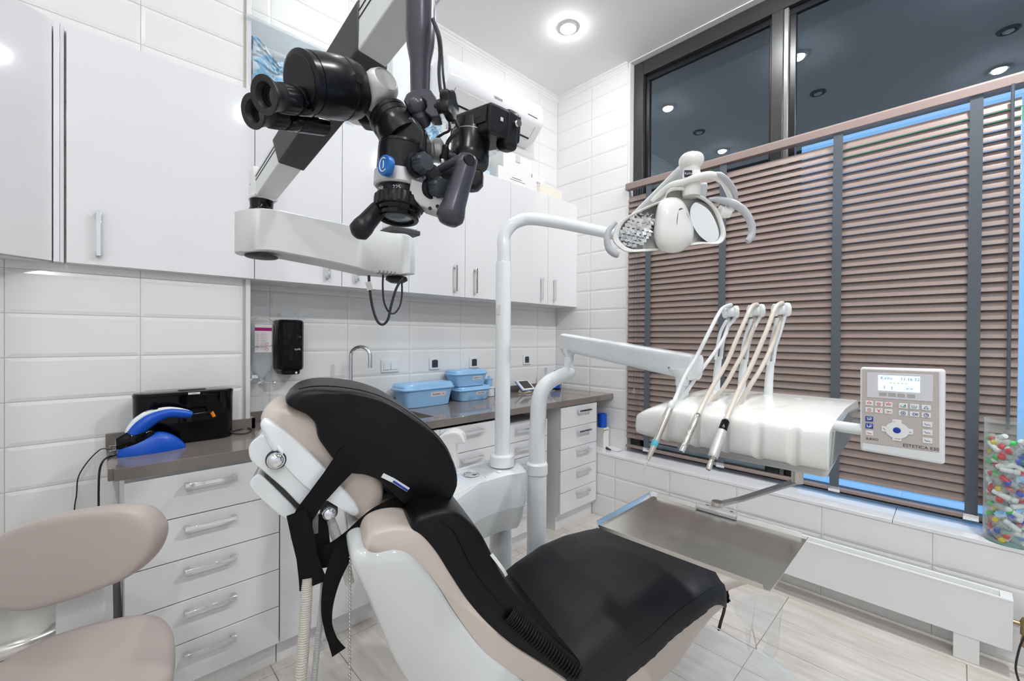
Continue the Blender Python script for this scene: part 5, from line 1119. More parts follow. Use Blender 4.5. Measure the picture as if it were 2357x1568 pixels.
# ---------------------------------------------------------------- straps
def strap(pts, w, name, label, wd=None, m=WEB, par=None):
    c = cr([ct(px, py, ww) for px, py, ww in pts], 6); b = MB(); b.strip(c, wd or [((c[min(i+1, len(c)-1)]-c[max(i-1, 0)]).cross(CS)) for i in range(len(c))], interp(w, len(c)), .0022)
    o = b.build(name, m, par, smooth=50)
    return tag(o, label, 'strap') if par is None else o
strap([(822, 1040, WH-.018), (800, 1060, WH-.028), (765, 1102, WH-.034), (730, 1145, WH-.034), (705, 1180, WH-.034), (685, 1212, WH-.03)], [.064, .060, .048, .042, .044, .040], 'webbing_strap', 'black webbing strap crossing the headrest from pillow to lever')
strap([(682, 1180, WH-.04), (696, 1230, WH-.042), (706, 1280, WH-.042), (715, 1320, WH-.04), (722, 1348, WH-.04)], [.040, .046, .042, .050, .060], 'strap_end', 'broad black strap end with swallow-tail tip hanging left of the chair')
for (a, c, d_) in (((700, 1330), (727, 1335), (703, 1362)), ((720, 1330), (748, 1332), (742, 1376))):
    pass
strap([(720, 1190, WH-.02), (728, 1222, WH-.02), (736, 1262, WH-.02), (738, 1300, WH-.02)], [.05, .052, .045, .03], 'buckle_strap', 'short black strap with clear buckle hanging beside the headrest ball')
b = MB(); b.obox(ct(726, 1205, WH-.03), CA*.006, UZ*.024, CS*.002); tag(b.build('strap_buckle', CLR, None, bev=.002), 'small clear plastic buckle on the hanging black strap', 'buckle')
strap([(1040, 1135, WH+.03), (985, 1152, WH+.02), (925, 1172, WH-.0), (870, 1202, WH-.02), (815, 1245, WH-.03), (775, 1272, WH-.03), (735, 1285, WH-.02)], [.020, .050, .072, .075, .062, .058, .05], 'elastic_band', 'wide black band from under the pillow around the headrest stem')
strap([(905, 1150, WH+.10), (870, 1190, WH+.08), (860, 1215, WH+.06), (850, 1240, WH+.05)], [.09, .09, .08, .04], 'neck_band', 'black cloth between pillow and backrest cushion')
strap([(800, 1245, WH-.04), (782, 1290, WH-.045), (763, 1340, WH-.045), (753, 1395, WH-.045), (755, 1440, WH-.043), (766, 1475, WH-.04), (780, 1502, WH-.04)], [.050, .044, .036, .026, .018, .020, .032], 'hanging_strap', 'long black strap with pointed tip hanging in front of the white backrest')
# bead chain
c0, c1 = ct(806, 1247, WH-.05), ct(804, 1640, WH-.05); c1 = V((c0.x, c0.y, c1.z)); b = MB(); n = 46
for i in range(n): p = c0.lerp(c1, i/(n-1)); b.ell(p, RH*.0034, FH*.0034, UZ*.0034, 1, 10, 7)
b.cyl(c0, c1, .0009, 5); tag(b.build('bead_chain', NIK, None, smooth=60), 'thin metal bead chain hanging straight down beside the backrest', 'chain')
b = MB(); b.lathe(ct(811, 1255, WH-.03), UZ.lerp(CA, .4), [(.004, -.012), (.008, -.008), (.009, .006), (.004, .01)], 14); b.build('chain_clip', PLC, chair)
# corrugated hoses
def corr(pts, r, name, label):
    c = cr([at(*p) for p in pts], 90); b = MB(); b.tube(c, [r*(1+.07*math.sin(i*PI/3)) for i in range(len(c))], 14); return tag(b.build(name, mat(name+'_mat', srgb(196, 192, 182) if r > .009 else srgb(188, 190, 190), .4), None, smooth=70), label, 'hose')
corr([(707, 1330, .98), (704, 1400, .97), (699, 1480, .96), (692, 1570, .95), (684, 1680, .95)], .0120, 'suction_hose', 'thick ribbed cream suction hose hanging at the left of the chair')
corr([(745, 1340, 1.02), (740, 1400, 1.02), (732, 1470, 1.01), (723, 1560, 1.0), (712, 1660, 1.0)], .0066, 'saliva_hose', 'thin ribbed grey hose hanging behind the pointed black strap')
# ================================================================ STOOL
e = empty('operator_stool', at(160, 1800, 1.15), 'beige operator stool with wide curved backrest in the left foreground', 'stool')
bk = [(-70, 1270), (-20, 1245), (30, 1218), (90, 1195), (160, 1179), (240, 1168), (300, 1167), (338, 1179), (360, 1205), (366, 1232), (356, 1268), (332, 1300), (296, 1328), (240, 1350), (170, 1374), (100, 1392), (55, 1397), (20, 1391), (-20, 1370), (-60, 1330)]
P2 = cr([V((px, py, 0)) for px, py in bk], 4, True); rows = []; D = 1.17
for i in range(11):
    u = -1+i/5; f = .84+.16*(1-abs(u)**2.6)**.5
    rows.append([at(150+(q.x-150)*f, 1282+(q.y-1282)*f, D)+FH*(.033*math.sin(u*PI/2)+.045*((q.x*f-150*f)/230)**2*.35) for q in P2])
b = MB(); b.grid(rows); b.build('backrest', BST, e, smooth=70)
b = MB(); b.prism([at(128, 1330, 1.21), at(238, 1330, 1.21), at(243, 1600, 1.21), at(124, 1600, 1.21)], FH*.03); b.build('back_support', PLW, e, bev=.004)
st = [hz(px, py, .60) for px, py in ((403, 1472), (403, 1520), (392, 1575), (365, 1640), (300, 1720), (180, 1790), (0, 1800), (-120, 1740), (-170, 1640), (-140, 1580), (0, 1527), (60, 1493), (130, 1462), (210, 1438), (290, 1420), (340, 1415), (378, 1423), (396, 1445))]
sp3 = cr(st, 3, True); c3 = sum(sp3, V((0, 0, 0)))/len(sp3); rows = []
for k, dz in ((.90, -.055), (.965, -.048), (.99, -.034), (1, -.018), (.99, -.004), (.955, .006), (.86, .008), (.6, .004), (.25, 0)): rows.append([V((c3.x+(p.x-c3.x)*k, c3.y+(p.y-c3.y)*k, .60+dz)) for p in sp3])
b = MB(); b.grid(rows); b.build('seat', BST, e, smooth=70)
b = MB(); b.lathe((c3.x, c3.y, ZF+.06), UZ, [(.03, 0), (.03, .25), (.02, .26), (.02, .485), (.05, .49)], 20); b.build('gas_column', CHR, e)
b = MB(); q = at(388, 1545, 1.03); b.tube([hz(380, 1560, .53), hz(392, 1555, .53), hz(400, 1530, .53)], .009, 10); b.build('seat_lever', PLC, e)
b = MB()
for k in range(5): a = 2*PI*k/5+.3; v = V((math.cos(a), math.sin(a), 0)); b.tube([V((c3.x, c3.y, ZF+.085)), V((c3.x, c3.y, ZF+.075))+v*.12, V((c3.x, c3.y, ZF+.06))+v*.20], [.022, .018, .014], 10)
b.build('star_base', BLS, e)
for k in range(5):
    a = 2*PI*k/5+.3; v = V((math.cos(a), math.sin(a), 0)); p = V((c3.x, c3.y, ZF+.0255))+v*.20; b = MB(); b.cyl(p-v.cross(UZ)*.012, p+v.cross(UZ)*.012, .025, 18); b.build('castor', BLS, e)
# ================================================================ PEDAL BIN AND BAG
q = K(-1.62, 1.43, 0)
e = empty('pedal_bin', (q.x, q.y, ZF), 'round dark pedal bin with domed steel lid behind the stool', 'bin')
rb = .150; zb = hz(60, 1470, .44).z; zb = .40
b = MB(); b.lathe((q.x, q.y, ZF), UZ, [(rb-.008, 0), (rb-.006, zb-ZF-.01), (rb-.006, zb-ZF)], 48); b.build('bin_body', mat('dark_blue_black_enamel', srgb(22, 22, 30), .25), e)
b = MB(); b.lathe((q.x, q.y, zb-.004), UZ, [(rb-.004, 0), (rb-.003, .005)], 48); b.build('liner_edge', KBL, e, label='thin blue bag edge under the lid')
b = MB(); b.lathe((q.x, q.y, zb+.002), UZ, [(rb, 0), (rb+.002, .004), (rb+.002, .028), (rb-.003, .036), (rb-.012, .042), (rb-.03, .050), (rb-.07, .058), (0, .062)], 48); b.build('bin_lid', STL, e)
b = MB(); pts = [hy(px, py, 2.05) for px, py in ((234, 1352), (277, 1338), (281, 1420), (282, 1520), (240, 1530), (235, 1440))]; b.prism([p for p in pts], (0, .05, 0)); tag(b.build('cloth_bag', mat('grey_cloth', srgb(110, 106, 108), .85, bump=(30, 1)), None, bev=.012), 'dark grey cloth bag hanging beside the near drawer unit behind the stool', 'bag')
# ================================================================ SURGICAL MICROSCOPE ON ITS ARM SYSTEM
e = empty('microscope_stand', at(918, 545, 1.47), 'white jointed microscope arm with ceiling column, diagonal spring arm and dark hanging pole', 'arm')
MS = e
ca, cb = at(885, 540, 1.47), at(955, 540, 1.47); cw = (cb-ca).length
c0 = at(920, 540, 1.50); xh_ = CR.copy(); xh_.z = 0; xh_.normalize()
b = MB(); hw = .050; b.box((c0.x-hw, c0.y-hw*.7, c0.z+.015), (c0.x+hw, c0.y+hw*.7, ZC-.002)); b.build('ceiling_column', WHS, e, bev=.004)
b = MB(); b.box((c0.x-.10, c0.y-.10, ZC-.02), (c0.x+.10, c0.y+.10, ZC-.001)); b.build('ceiling_plate', WHS, e, bev=.004)
b = MB(); b.box((c0.x-hw-.004, c0.y-hw*.7-.012, c0.z-.003), (c0.x+hw+.004, c0.y+hw*.7+.004, c0.z+.013)); b.build('column_bracket', DGR, e, bev=.002)
# horizontal arm: traced edge, tapering towards the near end
la, ra = at(596, 535, 1.17), at(912, 590, 1.45)
tv = (ra-la); tv.z = 0; tv.normalize(); sv = V((-tv.y, tv.x, 0))
LA = lambda px, py: hp(px, py, la-sv*0, sv)
topl = [(541, 489), (590, 489), (638, 494), (700, 507), (800, 527), (880, 542), (915, 545), (950, 560)]
botl = [(541, 580), (560, 584), (608, 584), (650, 590), (750, 609), (845, 631), (905, 636), (950, 633)]
A3 = [LA(*p) for p in topl]; B3 = [LA(*p) for p in botl]
L0 = (A3[0]-A3[0]).length; rows = []
tt = [(p-A3[0]).dot(tv) for p in A3]; tb = [(p-A3[0]).dot(tv) for p in B3]
def fz(T, P, x):
    for i in range(len(T)-1):
        if T[i] <= x <= T[i+1]: return lerp(P[i].z, P[i+1].z, (x-T[i])/(T[i+1]-T[i]))
    return P[0].z if x < T[0] else P[-1].z
Lm = tt[-1]; N_ = 40; hwid = .058
base0 = V((A3[0].x, A3[0].y, 0))
for i in range(N_+1):
    u = i/N_; s_ = Lm*(.5-.5*math.cos(PI*u)); r1 = min(1, s_/hwid); r2 = min(1, (Lm-s_)/hwid)
    w = hwid*math.sqrt(max(0, 1-(1-r1)**2))*math.sqrt(max(0, 1-(1-r2)**2)); w = max(w, .0008)*(1 if s_ < Lm*.2 or s_ > Lm*.85 else .93)
    za, zb_ = fz(tt, A3, s_), fz(tb, B3, s_); c = base0+tv*s_
    rows.append([V((c.x, c.y, 0))+sv*w*a_+UZ*lerp(zb_, za, v_) for a_, v_ in ((-1, .03), (-1, .97), (-.94, 1), (.94, 1), (1, .97), (1, .03), (.94, 0), (-.94, 0))])
b = MB(); b.grid(rows); b.build('horizontal_arm', mat('arm_enamel', (.64, .64, .635), .35), e, bev=.0, smooth=40)
q = base0+tv*.062+UZ*(B3[1].z-.001); b = MB(); b.lathe(q, -UZ, [(.040, 0), (.040, .003), (.036, .005)], 32); b.build('arm_underside_cap', DGR, e)
q = base0+tv*(Lm-.06)+UZ*(B3[-2].z-.001); b = MB(); b.lathe(q, -UZ, [(.033, 0), (.036, .006), (.036, .012), (.022, .020), (.018, .021)], 32); b.build('pivot_disc', BLS, e)
PIV = q
b = MB()
for k in range(8): s_ = Lm*.72+k*.013; c = base0+tv*s_-sv*(hwid*.95); b.obox(V((c.x, c.y, fz(tb, B3, s_)+.003))+sv*.01, tv*.002, sv*.010, UZ*.0045)
b.build('vent_slot', mat('shadow_grey', srgb(120, 120, 118), .6), e)
# pillar on the near end
q = base0+tv*.062; z0 = A3[1].z
b = MB(); b.lathe(V((q.x, q.y, z0-.002)), UZ, [(.040, 0), (.032, .006), (.028, .016), (.029, .036)], 32); b.build('pillar_collar', BLG, e)
pt_ = at(580, 445, 1.17)
zt1 = at(575, 392, 1.17).z
b = MB(); c = V((q.x, q.y, z0+.034)); b.prism([c+tv*.034-sv*.026, c+tv*.034+sv*.026, c-tv*.028+sv*.026, c-tv*.028-sv*.026], (0, 0, .012)); b.prism([c-tv*.026-sv*.026, c-tv*.026+sv*.026, c-tv*.010+sv*.026, c-tv*.010-sv*.026], (0, 0, zt1-c.z)); b.build('pillar_yoke', WHS, e, bev=.003)
# diagonal spring arm
s0, s1 = at(608, 437, 1.17), at(985, -95, .80)
t = (s1-s0).normalized(); sd = t.cross(UZ).normalized(); sd = sd if sd.dot(FH) < 0 else -sd; up = sd.cross(t); up = up if up.z > 0 else -up
def barsec(f, hu, hs): p = s0.lerp(s1, f); return [p-up*hu-sd*hs, p-up*hu+sd*hs, p+up*hu+sd*hs, p+up*hu-sd*hs]
b = MB(); b.grid([barsec(-.03, .028, .026), barsec(1.06, .048, .038)]); sa = b.build('spring_arm', mat('silver_paint', (.72, .73, .73), .4, metal=.1), e, bev=.003)
b = MB()
for off, hh in ((.30, .0012), (.62, .0012)):
    b.grid([[s0.lerp(s1, f)+up*(lerp(.028, .047, f)*off)+sd*(lerp(.026, .0375, f)+.0006)+up*a_*hh+sd*c_*.0005 for a_, c_ in ((-1, -1), (1, -1), (1, 1), (-1, 1))] for f in (-.02, 1.05)])
b.build('groove', BLS, sa)
def sleeve(f0, f1, nm, cut):
    b = MB(); k = .0045
    r = [barsec(f0, lerp(.028, .047, f0)+k, lerp(.026, .0375, f0)+k), barsec(f1, lerp(.028, .047, f1)+k, lerp(.026, .0375, f1)+k)]
    r[cut][2] = r[cut][2]+t*(.05 if cut else -.035); r[cut][3] = r[cut][3]+t*(.05 if cut else -.035); b.grid(r); return b.build(nm, DGR, e, bev=.004)
sleeve(.20, .71, 'arm_sleeve', 1)
# hanging pole
ph = at(963, -60, .66); p1 = at(963, 60, .685); p2 = at(966, 145, .70); p3 = at(967, 232, .70)
b = MB(); b.tube([V((p3.x, p3.y, ph.z+.05)), V((p3.x, p3.y, p1.z)), V((p3.x, p3.y, (p1.z+p2.z)/2)), V((p3.x, p3.y, p2.z)), V((p3.x, p3.y, p3.z-.01))], [.0245, .0240, .0215, .0165, .0150], 36); b.build('hanging_pole', GUN, e, smooth=60)
b = MB(); b.lathe((p3.x, p3.y, at(963, 0, .70).z), UZ, [(.0252, -.001), (.0252, .1), (.027, .102), (.027, s1.z-at(963, 0, .70).z+.045)], 36); b.build('pole_head', ALU, e)
b = MB(); b.tube([s1-(s1-s0).normalized()*.01, V((p3.x, p3.y, s1.z+.012))], [.040, .036], 20); b.build('arm_end_joint', DGR, e)
# ball clamp
M = lambda px, py, d=.70: at(px, py, d)
b = MB(); R = [(928, 232), (935, 216), (948, 207), (968, 202), (990, 205), (1003, 222), (1008, 240), (1010, 255), (1012, 268), (992, 269), (976, 255), (982, 245), (980, 232), (970, 224), (955, 224), (944, 233), (940, 245)]
b.prism([M(px, py, .685) for px, py in R], FH*.030); b.build('clamp', GUN, e, bev=.002)
b = MB(); b.ell(M(960, 246, .695), RH*.0155, FH*.0155, UZ*.0155, 1, 28, 18); b.build('ball', GUN, e)
b = MB(); b.tube([M(963, 255, .70), M(968, 270, .70), M(972, 285, .71)], [.0135, .0125, .014], 20); b.build('ball_neck', GUN, e)
k0, k1, k2 = M(1003, 247, .69), M(1022, 243, .685), M(1043, 240, .68)
b = MB(); b.cyl(k0, k1, .0065, 18); b.cyl(M(1010, 246, .688), k1+(k1-k0)*.4, .0105, 18); b.build('knob_shaft', BLS, e)
b = MB(); ax = (k2-k1).normalized(); u_ = ax.orthogonal().normalized(); w_ = ax.cross(u_)
R = [[k1+(k2-k1)*f+(u_*math.cos(a)+w_*math.sin(a))*(.0215+.0028*math.cos(5*a))*g for a in [2*PI*k/50 for k in range(50)]] for f, g in ((.1, .86), (.25, 1), (.85, 1), (1.0, .9), (.9, .6), (.82, .1))]
b.grid(R); b.build('clamp_knob', BLS, e, smooth=50)
# cables along the pole
for pts, r, nm, lb in ((((996, 45, .68), (1008, 80, .67), (1013, 120, .67), (1011, 165, .67), (1014, 205, .67), (1021, 232, .67)), .0030, 'pole_cable', 'thicker black cable looping down the right side of the hanging pole'), (((997, 43, .675), (1013, 85, .66), (1018, 130, .66), (1020, 170, .66), (1024, 205, .665), (1027, 225, .67)), .0020, 'signal_cable', 'thinner black cable beside the thicker one on the hanging pole')):
    b = MB(); b.tube(path3(pts, 8), r, 10); tag(b.build(nm, RUB, None), lb, 'cable')
# cables hanging from the horizontal arm
dc = 1.40
b = MB(); b.tube(path3([(849, 634, 1.36), (851, 665, 1.36), (857, 705, 1.36), (868, 738, 1.36), (881, 747, 1.37), (893, 735, 1.38), (900, 705, 1.39), (910, 670, 1.40), (921, 648, 1.41), (928, 640, 1.42)], 8), .0042, 10); tag(b.build('looped_cable', RUB, None), 'thick black cable looping lowest under the white horizontal arm', 'cable')
b = MB(); b.tube(path3([(882, 632, 1.38), (881, 660, 1.38), (884, 695, 1.38), (895, 718, 1.39), (908, 721, 1.40), (920, 705, 1.41), (925, 680, 1.42), (925, 645, 1.42)], 8), .0030, 10); tag(b.build('inner_cable', RUB, None), 'thinner black cable making the smaller loop under the white arm', 'cable')
b = MB(); b.strip([M(847, 649, 1.35), M(850, 660, 1.35), M(851, 668, 1.35)], RH, .018, .001); b.build('cable_tag', PAP, bpy.data.objects['looped_cable'])
# ---------------------------------------------------------------- microscope head
e = empty('surgical_microscope', M(925, 520), 'black and silver dental surgical microscope head with twin eyepieces and blue round badge', 'microscope')
def LP(a, c, prof, name, m, label=None, seg=32): return lathe_px(a, c, prof, name, m, e, seg=seg, label=label)
# binocular body
a, c = M(690, 189, .635), M(826, 212, .720)
LP(a, c, [(.0385, 0), (.0435, .02), (.0435, .11), (.0428, .112), (.0428, .120), (.0440, .122), (.0455, .30), (.0465, .62), (.0458, .63), (.0458, .645), (.0465, .65), (.0450, .80), (.0440, .82), (.0425, .90), (.030, .97), (.025, 1)], 'binocular_body', BLK)
b = MB(); t = (c-a).normalized(); b.lathe(a-t*.0006, -t, [(.036, 0), (.0355, .0015)], 32); b.build('binocular_face', BLS, e)
b = MB(); b.tube([M(806, 196, .69), M(818, 188, .675), M(827, 180, .665)], [.0085, .0075, .0072], 16); b.build('lock_lever', BLS, e)
def eyepiece(cx, cy, d0, tx, ty, d1_, sc):
    a, c = at(cx, cy, d0), at(tx, ty, d1_); L_ = (c-a).length; t = (c-a).normalized(); k = sc
    ep = empty('x', a); bpy.data.objects.remove(ep)
    b = MB(); b.lathe(a, t, [(.0135*k, .008), (.0165*k, .001), (.0245*k, 0), (.0250*k, .002), (.0215*k, .008), (.0185*k, .018), (.0180*k, .024), (.012*k, .024), (.0125*k, .008)], 36, caps=False); eo = b.build('eyecup', RUB, e, smooth=50)
    b = MB(); b.lathe(a+t*.012, t, [(.0128*k, 0), (.0120*k, .0015), (0, .001)], 28); b.build('eye_lens', mat('coated_lens', (.01, .01, .015), .03, spec=.9) if 'coated_lens' not in bpy.data.materials else bpy.data.materials['coated_lens'], eo)
    b = MB(); u_ = t.orthogonal().normalized(); w_ = t.cross(u_); rows = []
    for h, g, rb_ in ((.0240, .9, 0), (.0255, 1, .0), (.028, 1, 1), (.046, 1, 1), (.048, 1, 0), (.050, .93, 0)):
        rows.append([a+t*h*k+(u_*math.cos(q)+w_*math.sin(q))*.0195*k*g*(1+(.045*rb_ if (j % 6) < 3 else 0)) for j, q in enumerate([2*PI*j/96 for j in range(96)])])
    b.grid(rows); b.build('focus_ring', BLS, e, smooth=30)
    b = MB(); b.lathe(a+t*.050*k, t, [(.0175*k, 0), (.0175*k, .004), (.0195*k, .005), (.0200*k, .010), (.0200*k, .024), (.0190*k, .026), (.0200*k, .027), (.0190*k, max(.03, L_-.050*k))], 32); b.build('eyepiece_tube', BLG, e, smooth=40)
eyepiece(607, 218, .585, 715, 238, .655, 1.0)
eyepiece(581, 256, .640, 742, 286, .755, 1.0)
# silver joint
jc = M(872, 207, .715); ad = (RH*.62-FH*.62+UZ*.30).normalized()*1
b = MB(); b.lathe(jc-ad*.030, ad, [(.020, 0), (.0285, .008), (.0300, .022), (.0298, .034), (.027, .046), (.0215, .0545), (.0195, .0560), (.0185, .0545), (0, .0545)], 40); b.build('silver_joint', ALU, e, smooth=50)
b = MB(); b.lathe(M(826, 212, .720), (jc-M(826, 212, .720)), [(.027, 0), (.0265, .012)], 28); b.build('joint_ring', BLK, e)
b = MB(); R = [(835, 238), (860, 252), (880, 262), (903, 263), (901, 275), (868, 292), (850, 278), (838, 258)]; b.prism([M(px, py, .735) for px, py in R], FH*.03); b.build('joint_bracket', ALU, e, bev=.002)
b = MB()
for px, py in ((862, 248), (880, 266), (861, 281)): b.lathe(M(px, py, .7345), -FH, [(.0022, 0), (.0022, .0006)], 10)
b.build('screw_recess', BLS, e)
b = MB(); R = [(812, 262), (835, 248), (850, 262), (868, 290), (848, 285), (828, 282)]; b.prism([M(px, py, .752) for px, py in R], FH*.03); b.build('joint_shell', BLS, e, bev=.003)
b = MB(); b.ell(M(828, 268, .79), RH*.026, FH*.02, UZ*.014, 1, 24, 12); b.build('white_cap', WHS, e)
# inclined tube
a, c = M(893, 268, .725), M(936, 328, .71)
LP(a, c, [(.0330, 0), (.0345, .03), (.0345, .14), (.0335, .15), (.0335, .18), (.0350, .19), (.0350, .34), (.0340, .35), (.0350, .37), (.0370, .7), (.0370, 1.0)], 'inclined_tube', BLK)
b = MB(); R = [(886, 300), (905, 285), (950, 262), (968, 285), (982, 300), (981, 322), (980, 352), (945, 342), (905, 345), (883, 330), (878, 316)]; b.prism([M(px, py, .683) for px, py in R], FH*.05); b.build('tube_wedge', BLK, e, bev=.006, seg=3)
# optics carrier
a, c = M(929, 335, .705), M(922, 420, .705)
LP(a, c, [(.0355, 0), (.0385, .03), (.0390, .10), (.0382, .11), (.0382, .14), (.0392, .15), (.0392, .98), (.0380, 1.0)], 'optics_carrier', BLK)
LP(M(922, 402, .705), M(920, 436, .705), [(.0385, 0), (.0410, .04), (.0412, .9), (.0385, 1.0)], 'silver_band', ALU, label='satin silver band')
b = MB(); P_ = [M(945, 410, .672), M(985, 422, .675), M(1025, 444, .68), M(1048, 466, .685), M(1046, 500, .685), M(1028, 494, .685), M(968, 474, .68), M(940, 448, .675)]; b.prism(P_, FH*.045); b.build('base_arm', ALU, e, bev=.002)
b = MB()
for px, py in ((990, 480), (1007, 475)): b.lathe(M(px, py, .679), -FH, [(.0030, 0), (.0030, .0008)], 12)
b.build('screw_recess', BLS, e)
# objective lens
a, c = M(921, 436, .705), M(917, 507, .70)
LP(a, c, [(.0350, 0), (.0352, .28), (.0340, .30)], 'objective_barrel', BLK)
b = MB(); t = (c-a).normalized(); L_ = (c-a).length; u_ = t.orthogonal().normalized(); w_ = t.cross(u_); rows = []
for h, g, rb_ in ((.26, .92, 0), (.30, 1, 0), (.33, 1, 1), (.62, 1, 1), (.66, 1, 0), (.68, .95, 0)):
    rows.append([a+t*h*L_+(u_*math.cos(q)+w_*math.sin(q))*.0385*g*(1+(.04*rb_ if (j % 6) < 3 else 0)) for j, q in enumerate([2*PI*j/120 for j in range(120)])])
b.grid(rows); b.build('focus_ring', BLS, e, smooth=30)
b = MB(); b.lathe(a, t, [(.0350, .66*L_), (.0345, .80*L_), (.0320, .84*L_), (.0325, .96*L_), (.0310, 1.0*L_), (.0250, 1.0*L_), (.0240, .86*L_)], 40, caps=False); b.build('lens_mount', BLG, e)
b = MB(); b.lathe(a+t*.88*L_, t, [(.0245, 0), (.020, .003), (.01, .0045), (0, .005)], 32); b.build('objective_lens', mat('objective_glass', (.16, .18, .20), .03, spec=.9, coat=.5), e)
for s_, px in (('250', 889), ('225', 927), ('200', 961)):
    f = (px-921)/50; nn_ = (RH*f-FH*math.sqrt(max(.05, 1-f*f))).normalized(); p = a+t*.17*L_; p = p+nn_*.0358; ux = UZ.cross(nn_)
    text(s_, .0085, p, ux, UZ, PAP, e, align='CENTER')
# badge
nb = (-RH*.62-FH*.78).normalized(); bc_ = M(882, 379, .650)
b = MB(); b.lathe(bc_-nb*.010, nb, [(.0150, 0), (.0152, .008), (.0146, .0095), (0, .0098)], 36); bd = b.build('round_badge', mat('badge_blue', srgb(40, 110, 190), .3), e, label='round blue badge with a white monogram')
ux = UZ.cross(nb)
b = MB(); pr_c = [bc_+nb*.0003+ux*.0088*math.cos(q)+UZ*.0100*math.sin(q) for q in [PI*.28+2*PI*.72*k/20 for k in range(21)]]; b.tube(pr_c, .0009, 6)
b.tube([bc_+nb*.0003+ux*x+UZ*z for x, z in ((.001, .006), (.001, -.001), (.0005, -.004), (-.002, -.0048))], .0009, 6); b.build('monogram', PLW, bd)
# knobs
def knob(px, py, d, ax, r, L_, name='adjusting_knob'):
    c = M(px, py, d); ax = ax.normalized(); u_ = ax.orthogonal().normalized(); w_ = ax.cross(u_)
    b = MB(); b.lathe(c-ax*.012, ax, [(r*1.25, 0), (r*1.3, .006), (r*1.2, .010)], 28); b.build('knob_collar', BLS, e)
    b = MB(); b.grid([[c+ax*h+(u_*math.cos(q)+w_*math.sin(q))*r*g*(1+.09*math.copysign(1, math.cos(6*q))*rb_) for q in [2*PI*j/72 for j in range(72)]] for h, g, rb_ in ((-.004, .9, 0), (.0, 1, 1), (L_*.8, .98, 1), (L_, .85, 0), (L_*1.02, .3, 0))]); b.build(name, KNB, e, smooth=40)
knob(966, 378, .665, RH*.75-FH*.65-UZ*.05, .0145, .018); knob(1003, 434, .68, RH*.75-FH*.65-UZ*.05, .0145, .018)
b = MB(); R = [(962, 372), (985, 368), (1010, 384), (1040, 378), (1060, 395), (1048, 430), (1010, 452), (975, 430), (950, 412)]; b.prism([M(px, py, .712) for px, py in R], FH*.03); b.build('side_housing', BLS, e, bev=.004)
# right handle
b = MB(); b.tube([M(1012, 390, .70), M(1045, 372, .69), M(1072, 362, .685)], [.006, .0065, .008], 14); b.build('handle_arm', GUN, e)
b = MB(); b.lathe(M(1078, 364, .672), (M(1034, 506, .66)-M(1078, 364, .672)), [(.006, -.006), (.0150, .0), (.0165, .015), (.0168, .05), (.0185, .08), (.0215, .094), (.0210, .102), (.014, .110), (.004, .112)], 32); b.build('handle_grip', GUN, e, smooth=60)
b = MB(); b.lathe(M(1079, 371, .660), RH*.6-FH*.8, [(.0095, -.008), (.0095, .004), (.0085, .005)], 24); b.build('handle_pivot', BLS, e)
b = MB(); b.prism([M(1040, 405, .70), M(1062, 400, .70), M(1062, 485, .70), M(1048, 497, .70), M(1036, 470, .70)], FH*.025); b.build('rear_rail', BLS, e, bev=.003)
# left handle
b = MB(); b.lathe(M(880, 472, .70), (M(826, 533, .665)-M(880, 472, .70)), [(.0120, 0), (.0140, .015), (.0150, .045), (.0165, .056), (.0160, .068), (.009, .075), (.002, .076)], 32); b.build('handle_grip', BLS, e, smooth=60)
# silver beam splitter port
b = MB(); b.lathe(M(978, 350, .745), (M(1018, 346, .745)-M(978, 350, .745)), [(.0185, 0), (.0190, .018), (.0205, .020), (.0205, .024), (.0195, .030), (.012, .034)], 32); b.build('camera_port', ALU, e)
# ---------------------------------------------------------------- photo camera and adapter
e = empty('photo_camera', M(1085, 435, .76), 'black mirrorless photo camera mounted behind the microscope on a round adapter', 'camera')
DC = .775
b = MB()
F_ = [(1030, 300), (1040, 262), (1128, 231), (1136, 233), (1120, 312), (1110, 327), (1050, 325)]
# body as a box turned in space: long axis runs towards the right and back
pA, pB = at(1040, 285, .80), at(1157, 290, .735)
ux = (at(1130, 231, .72)-at(1036, 266, .80)).normalized(); uy = (at(1182, 272, .79)-at(1130, 231, .72)); uy = (uy-ux*uy.dot(ux)); ly = uy.length; uy.normalize(); uz = ux.cross(uy); uz = uz if uz.z < 0 else -uz
lx = (at(1130, 231, .72)-at(1036, 266, .80)).length; o = at(1130, 231, .72)
hgt = .050
b.prism([o-ux*lx, o, o+uy*ly, o+uy*ly-ux*lx], uz*hgt); cb_ = b.build('camera_body', BLS, e, bev=.006, seg=4)
b = MB(); b.obox(o-ux*.028+uz*.018-uy*.0004*0-(uy*.001), ux*.020, uz*.014, uy*.0012); b.build('card_door', BLK, e, bev=.001)
b = MB(); b.obox(o-ux*.030+uz*.017-uy*.0022, ux*.008, uz*.005, uy*.0006); b.build('door_latch', RUB, e, bev=.0008)
b = MB(); b.obox(o+ux*.0005+uy*ly*.35+uz*.022, uy*.003, uz*.003, ux*.0006); b.build('white_mark', PAP, e)
b = MB(); b.lathe(o+uy*ly*.78+uz*.020+ux*.002, ux, [(.004, 0), (.0055, .003), (.0035, .005), (.006, .008)], 14); b.build('strap_lug', NIK, e)
b = MB(); b.obox(o-ux*.014+uy*ly*.72+uz*(hgt*.62), ux*.0165, uy*.016, uz*.034); b.build('hand_grip', BLS, e, bev=.010, seg=4)
b = MB(); q = at(1036, 300, .80); b.obox(at(1038, 291, .772), RH*.009, UZ*.004, FH*.001); b.build('type_label', PAP, e)
lc0, lc1 = M(1086, 300, .78), M(1078, 390, .775)
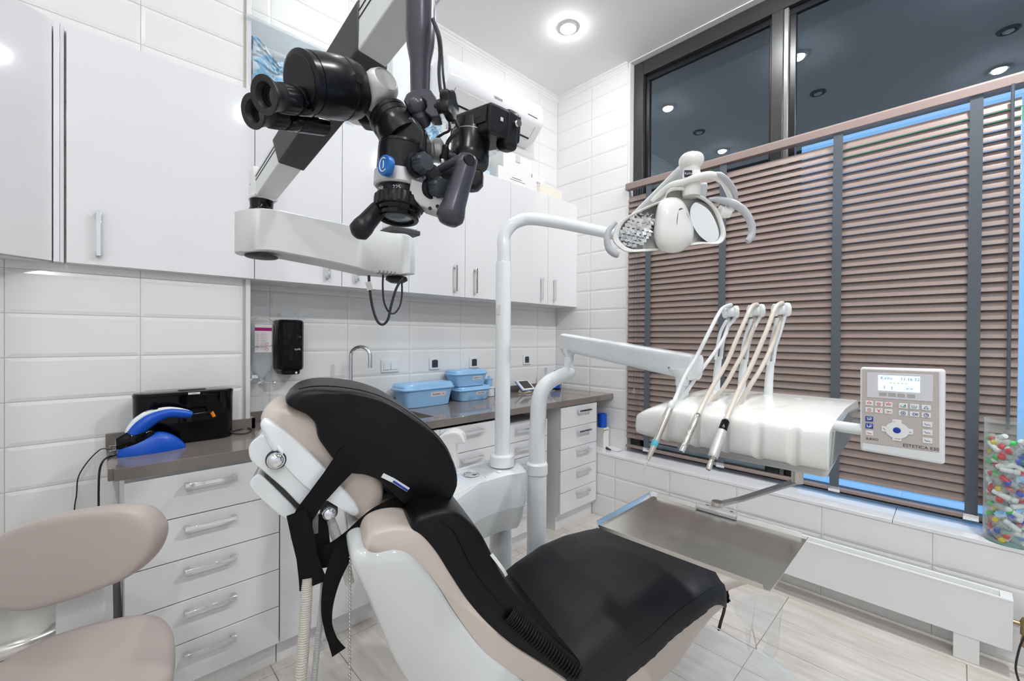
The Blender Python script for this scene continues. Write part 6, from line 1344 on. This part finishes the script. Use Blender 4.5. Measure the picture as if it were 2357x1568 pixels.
b = MB(); t = (lc1-lc0).normalized(); b.lathe(lc0, t, [(.031, -.01), (.031, .004), (.034, .006), (.034, .010), (.0345, .014), (.0345, .044), (.0355, .046), (.0355, .062), (.0335, .066)], 40); b.build('lens_adapter', BLK, e)
b = MB(); b.lathe(lc0, t, [(.0345, .0115), (.0352, .012), (.0352, .0128), (.0345, .0132)], 40, caps=False); b.build('silver_line', ALU, e)
b = MB(); b.prism([M(1058, 385, .755), M(1112, 388, .755), M(1110, 418, .755), M(1098, 432, .755), M(1080, 433, .755), M(1060, 425, .755)], FH*.03); b.build('adapter_elbow', BLS, e, bev=.006, seg=3)
b = MB(); b.tube([M(1015, 345, .75), M(1035, 362, .75), M(1062, 372, .76)], [.010, .010, .012], 18); b.build('adapter_tube', BLK, e)
for pts, r, nm, lb in ((((1040, 262, .74), (1052, 285, .735), (1055, 300, .735), (1040, 315, .735), (1030, 330, .735), (1025, 352, .735)), .0034, 'camera_cable', 'grey black cable from the clamp knob curling down to the microscope port'), (((1030, 262, .74), (1034, 280, .74), (1034, 300, .74), (1020, 308, .74), (1003, 320, .745), (998, 332, .745)), .0022, 'shutter_cable', 'thin black cable arching between the camera and the silver port')):
    b = MB(); b.tube(path3(pts, 8), r, 10); tag(b.build(nm, RUB, None), lb, 'cable')
b = MB(); b.lathe(M(1026, 335, .735), (M(1018, 370, .735)-M(1026, 335, .735)), [(.0045, 0), (.0065, .003), (.0062, .022), (.0045, .026)], 16); b.build('cable_plug', BLS, bpy.data.objects['camera_cable'])
b = MB(); b.lathe(M(1018, 368, .733), -UZ, [(.0048, 0), (.0055, .003), (.0045, .006)], 12); b.build('plug_nut', NIK, bpy.data.objects['camera_cable'])
# ================================================================ RENDER LOOK
scn.view_settings.view_transform = 'Standard'; scn.view_settings.look = 'None'; scn.view_settings.gamma = 1; scn.view_settings.use_curve_mapping = False
scn.view_settings.exposure = 0.38
cy = scn.cycles
cy.use_denoising = True; cy.max_bounces = 8; cy.diffuse_bounces = 4; cy.glossy_bounces = 4; cy.transmission_bounces = 6; cy.transparent_max_bounces = 12; cy.adaptive_threshold = .02; cy.caustics_reflective = False; cy.caustics_refractive = False; cy.sample_clamp_indirect = 6
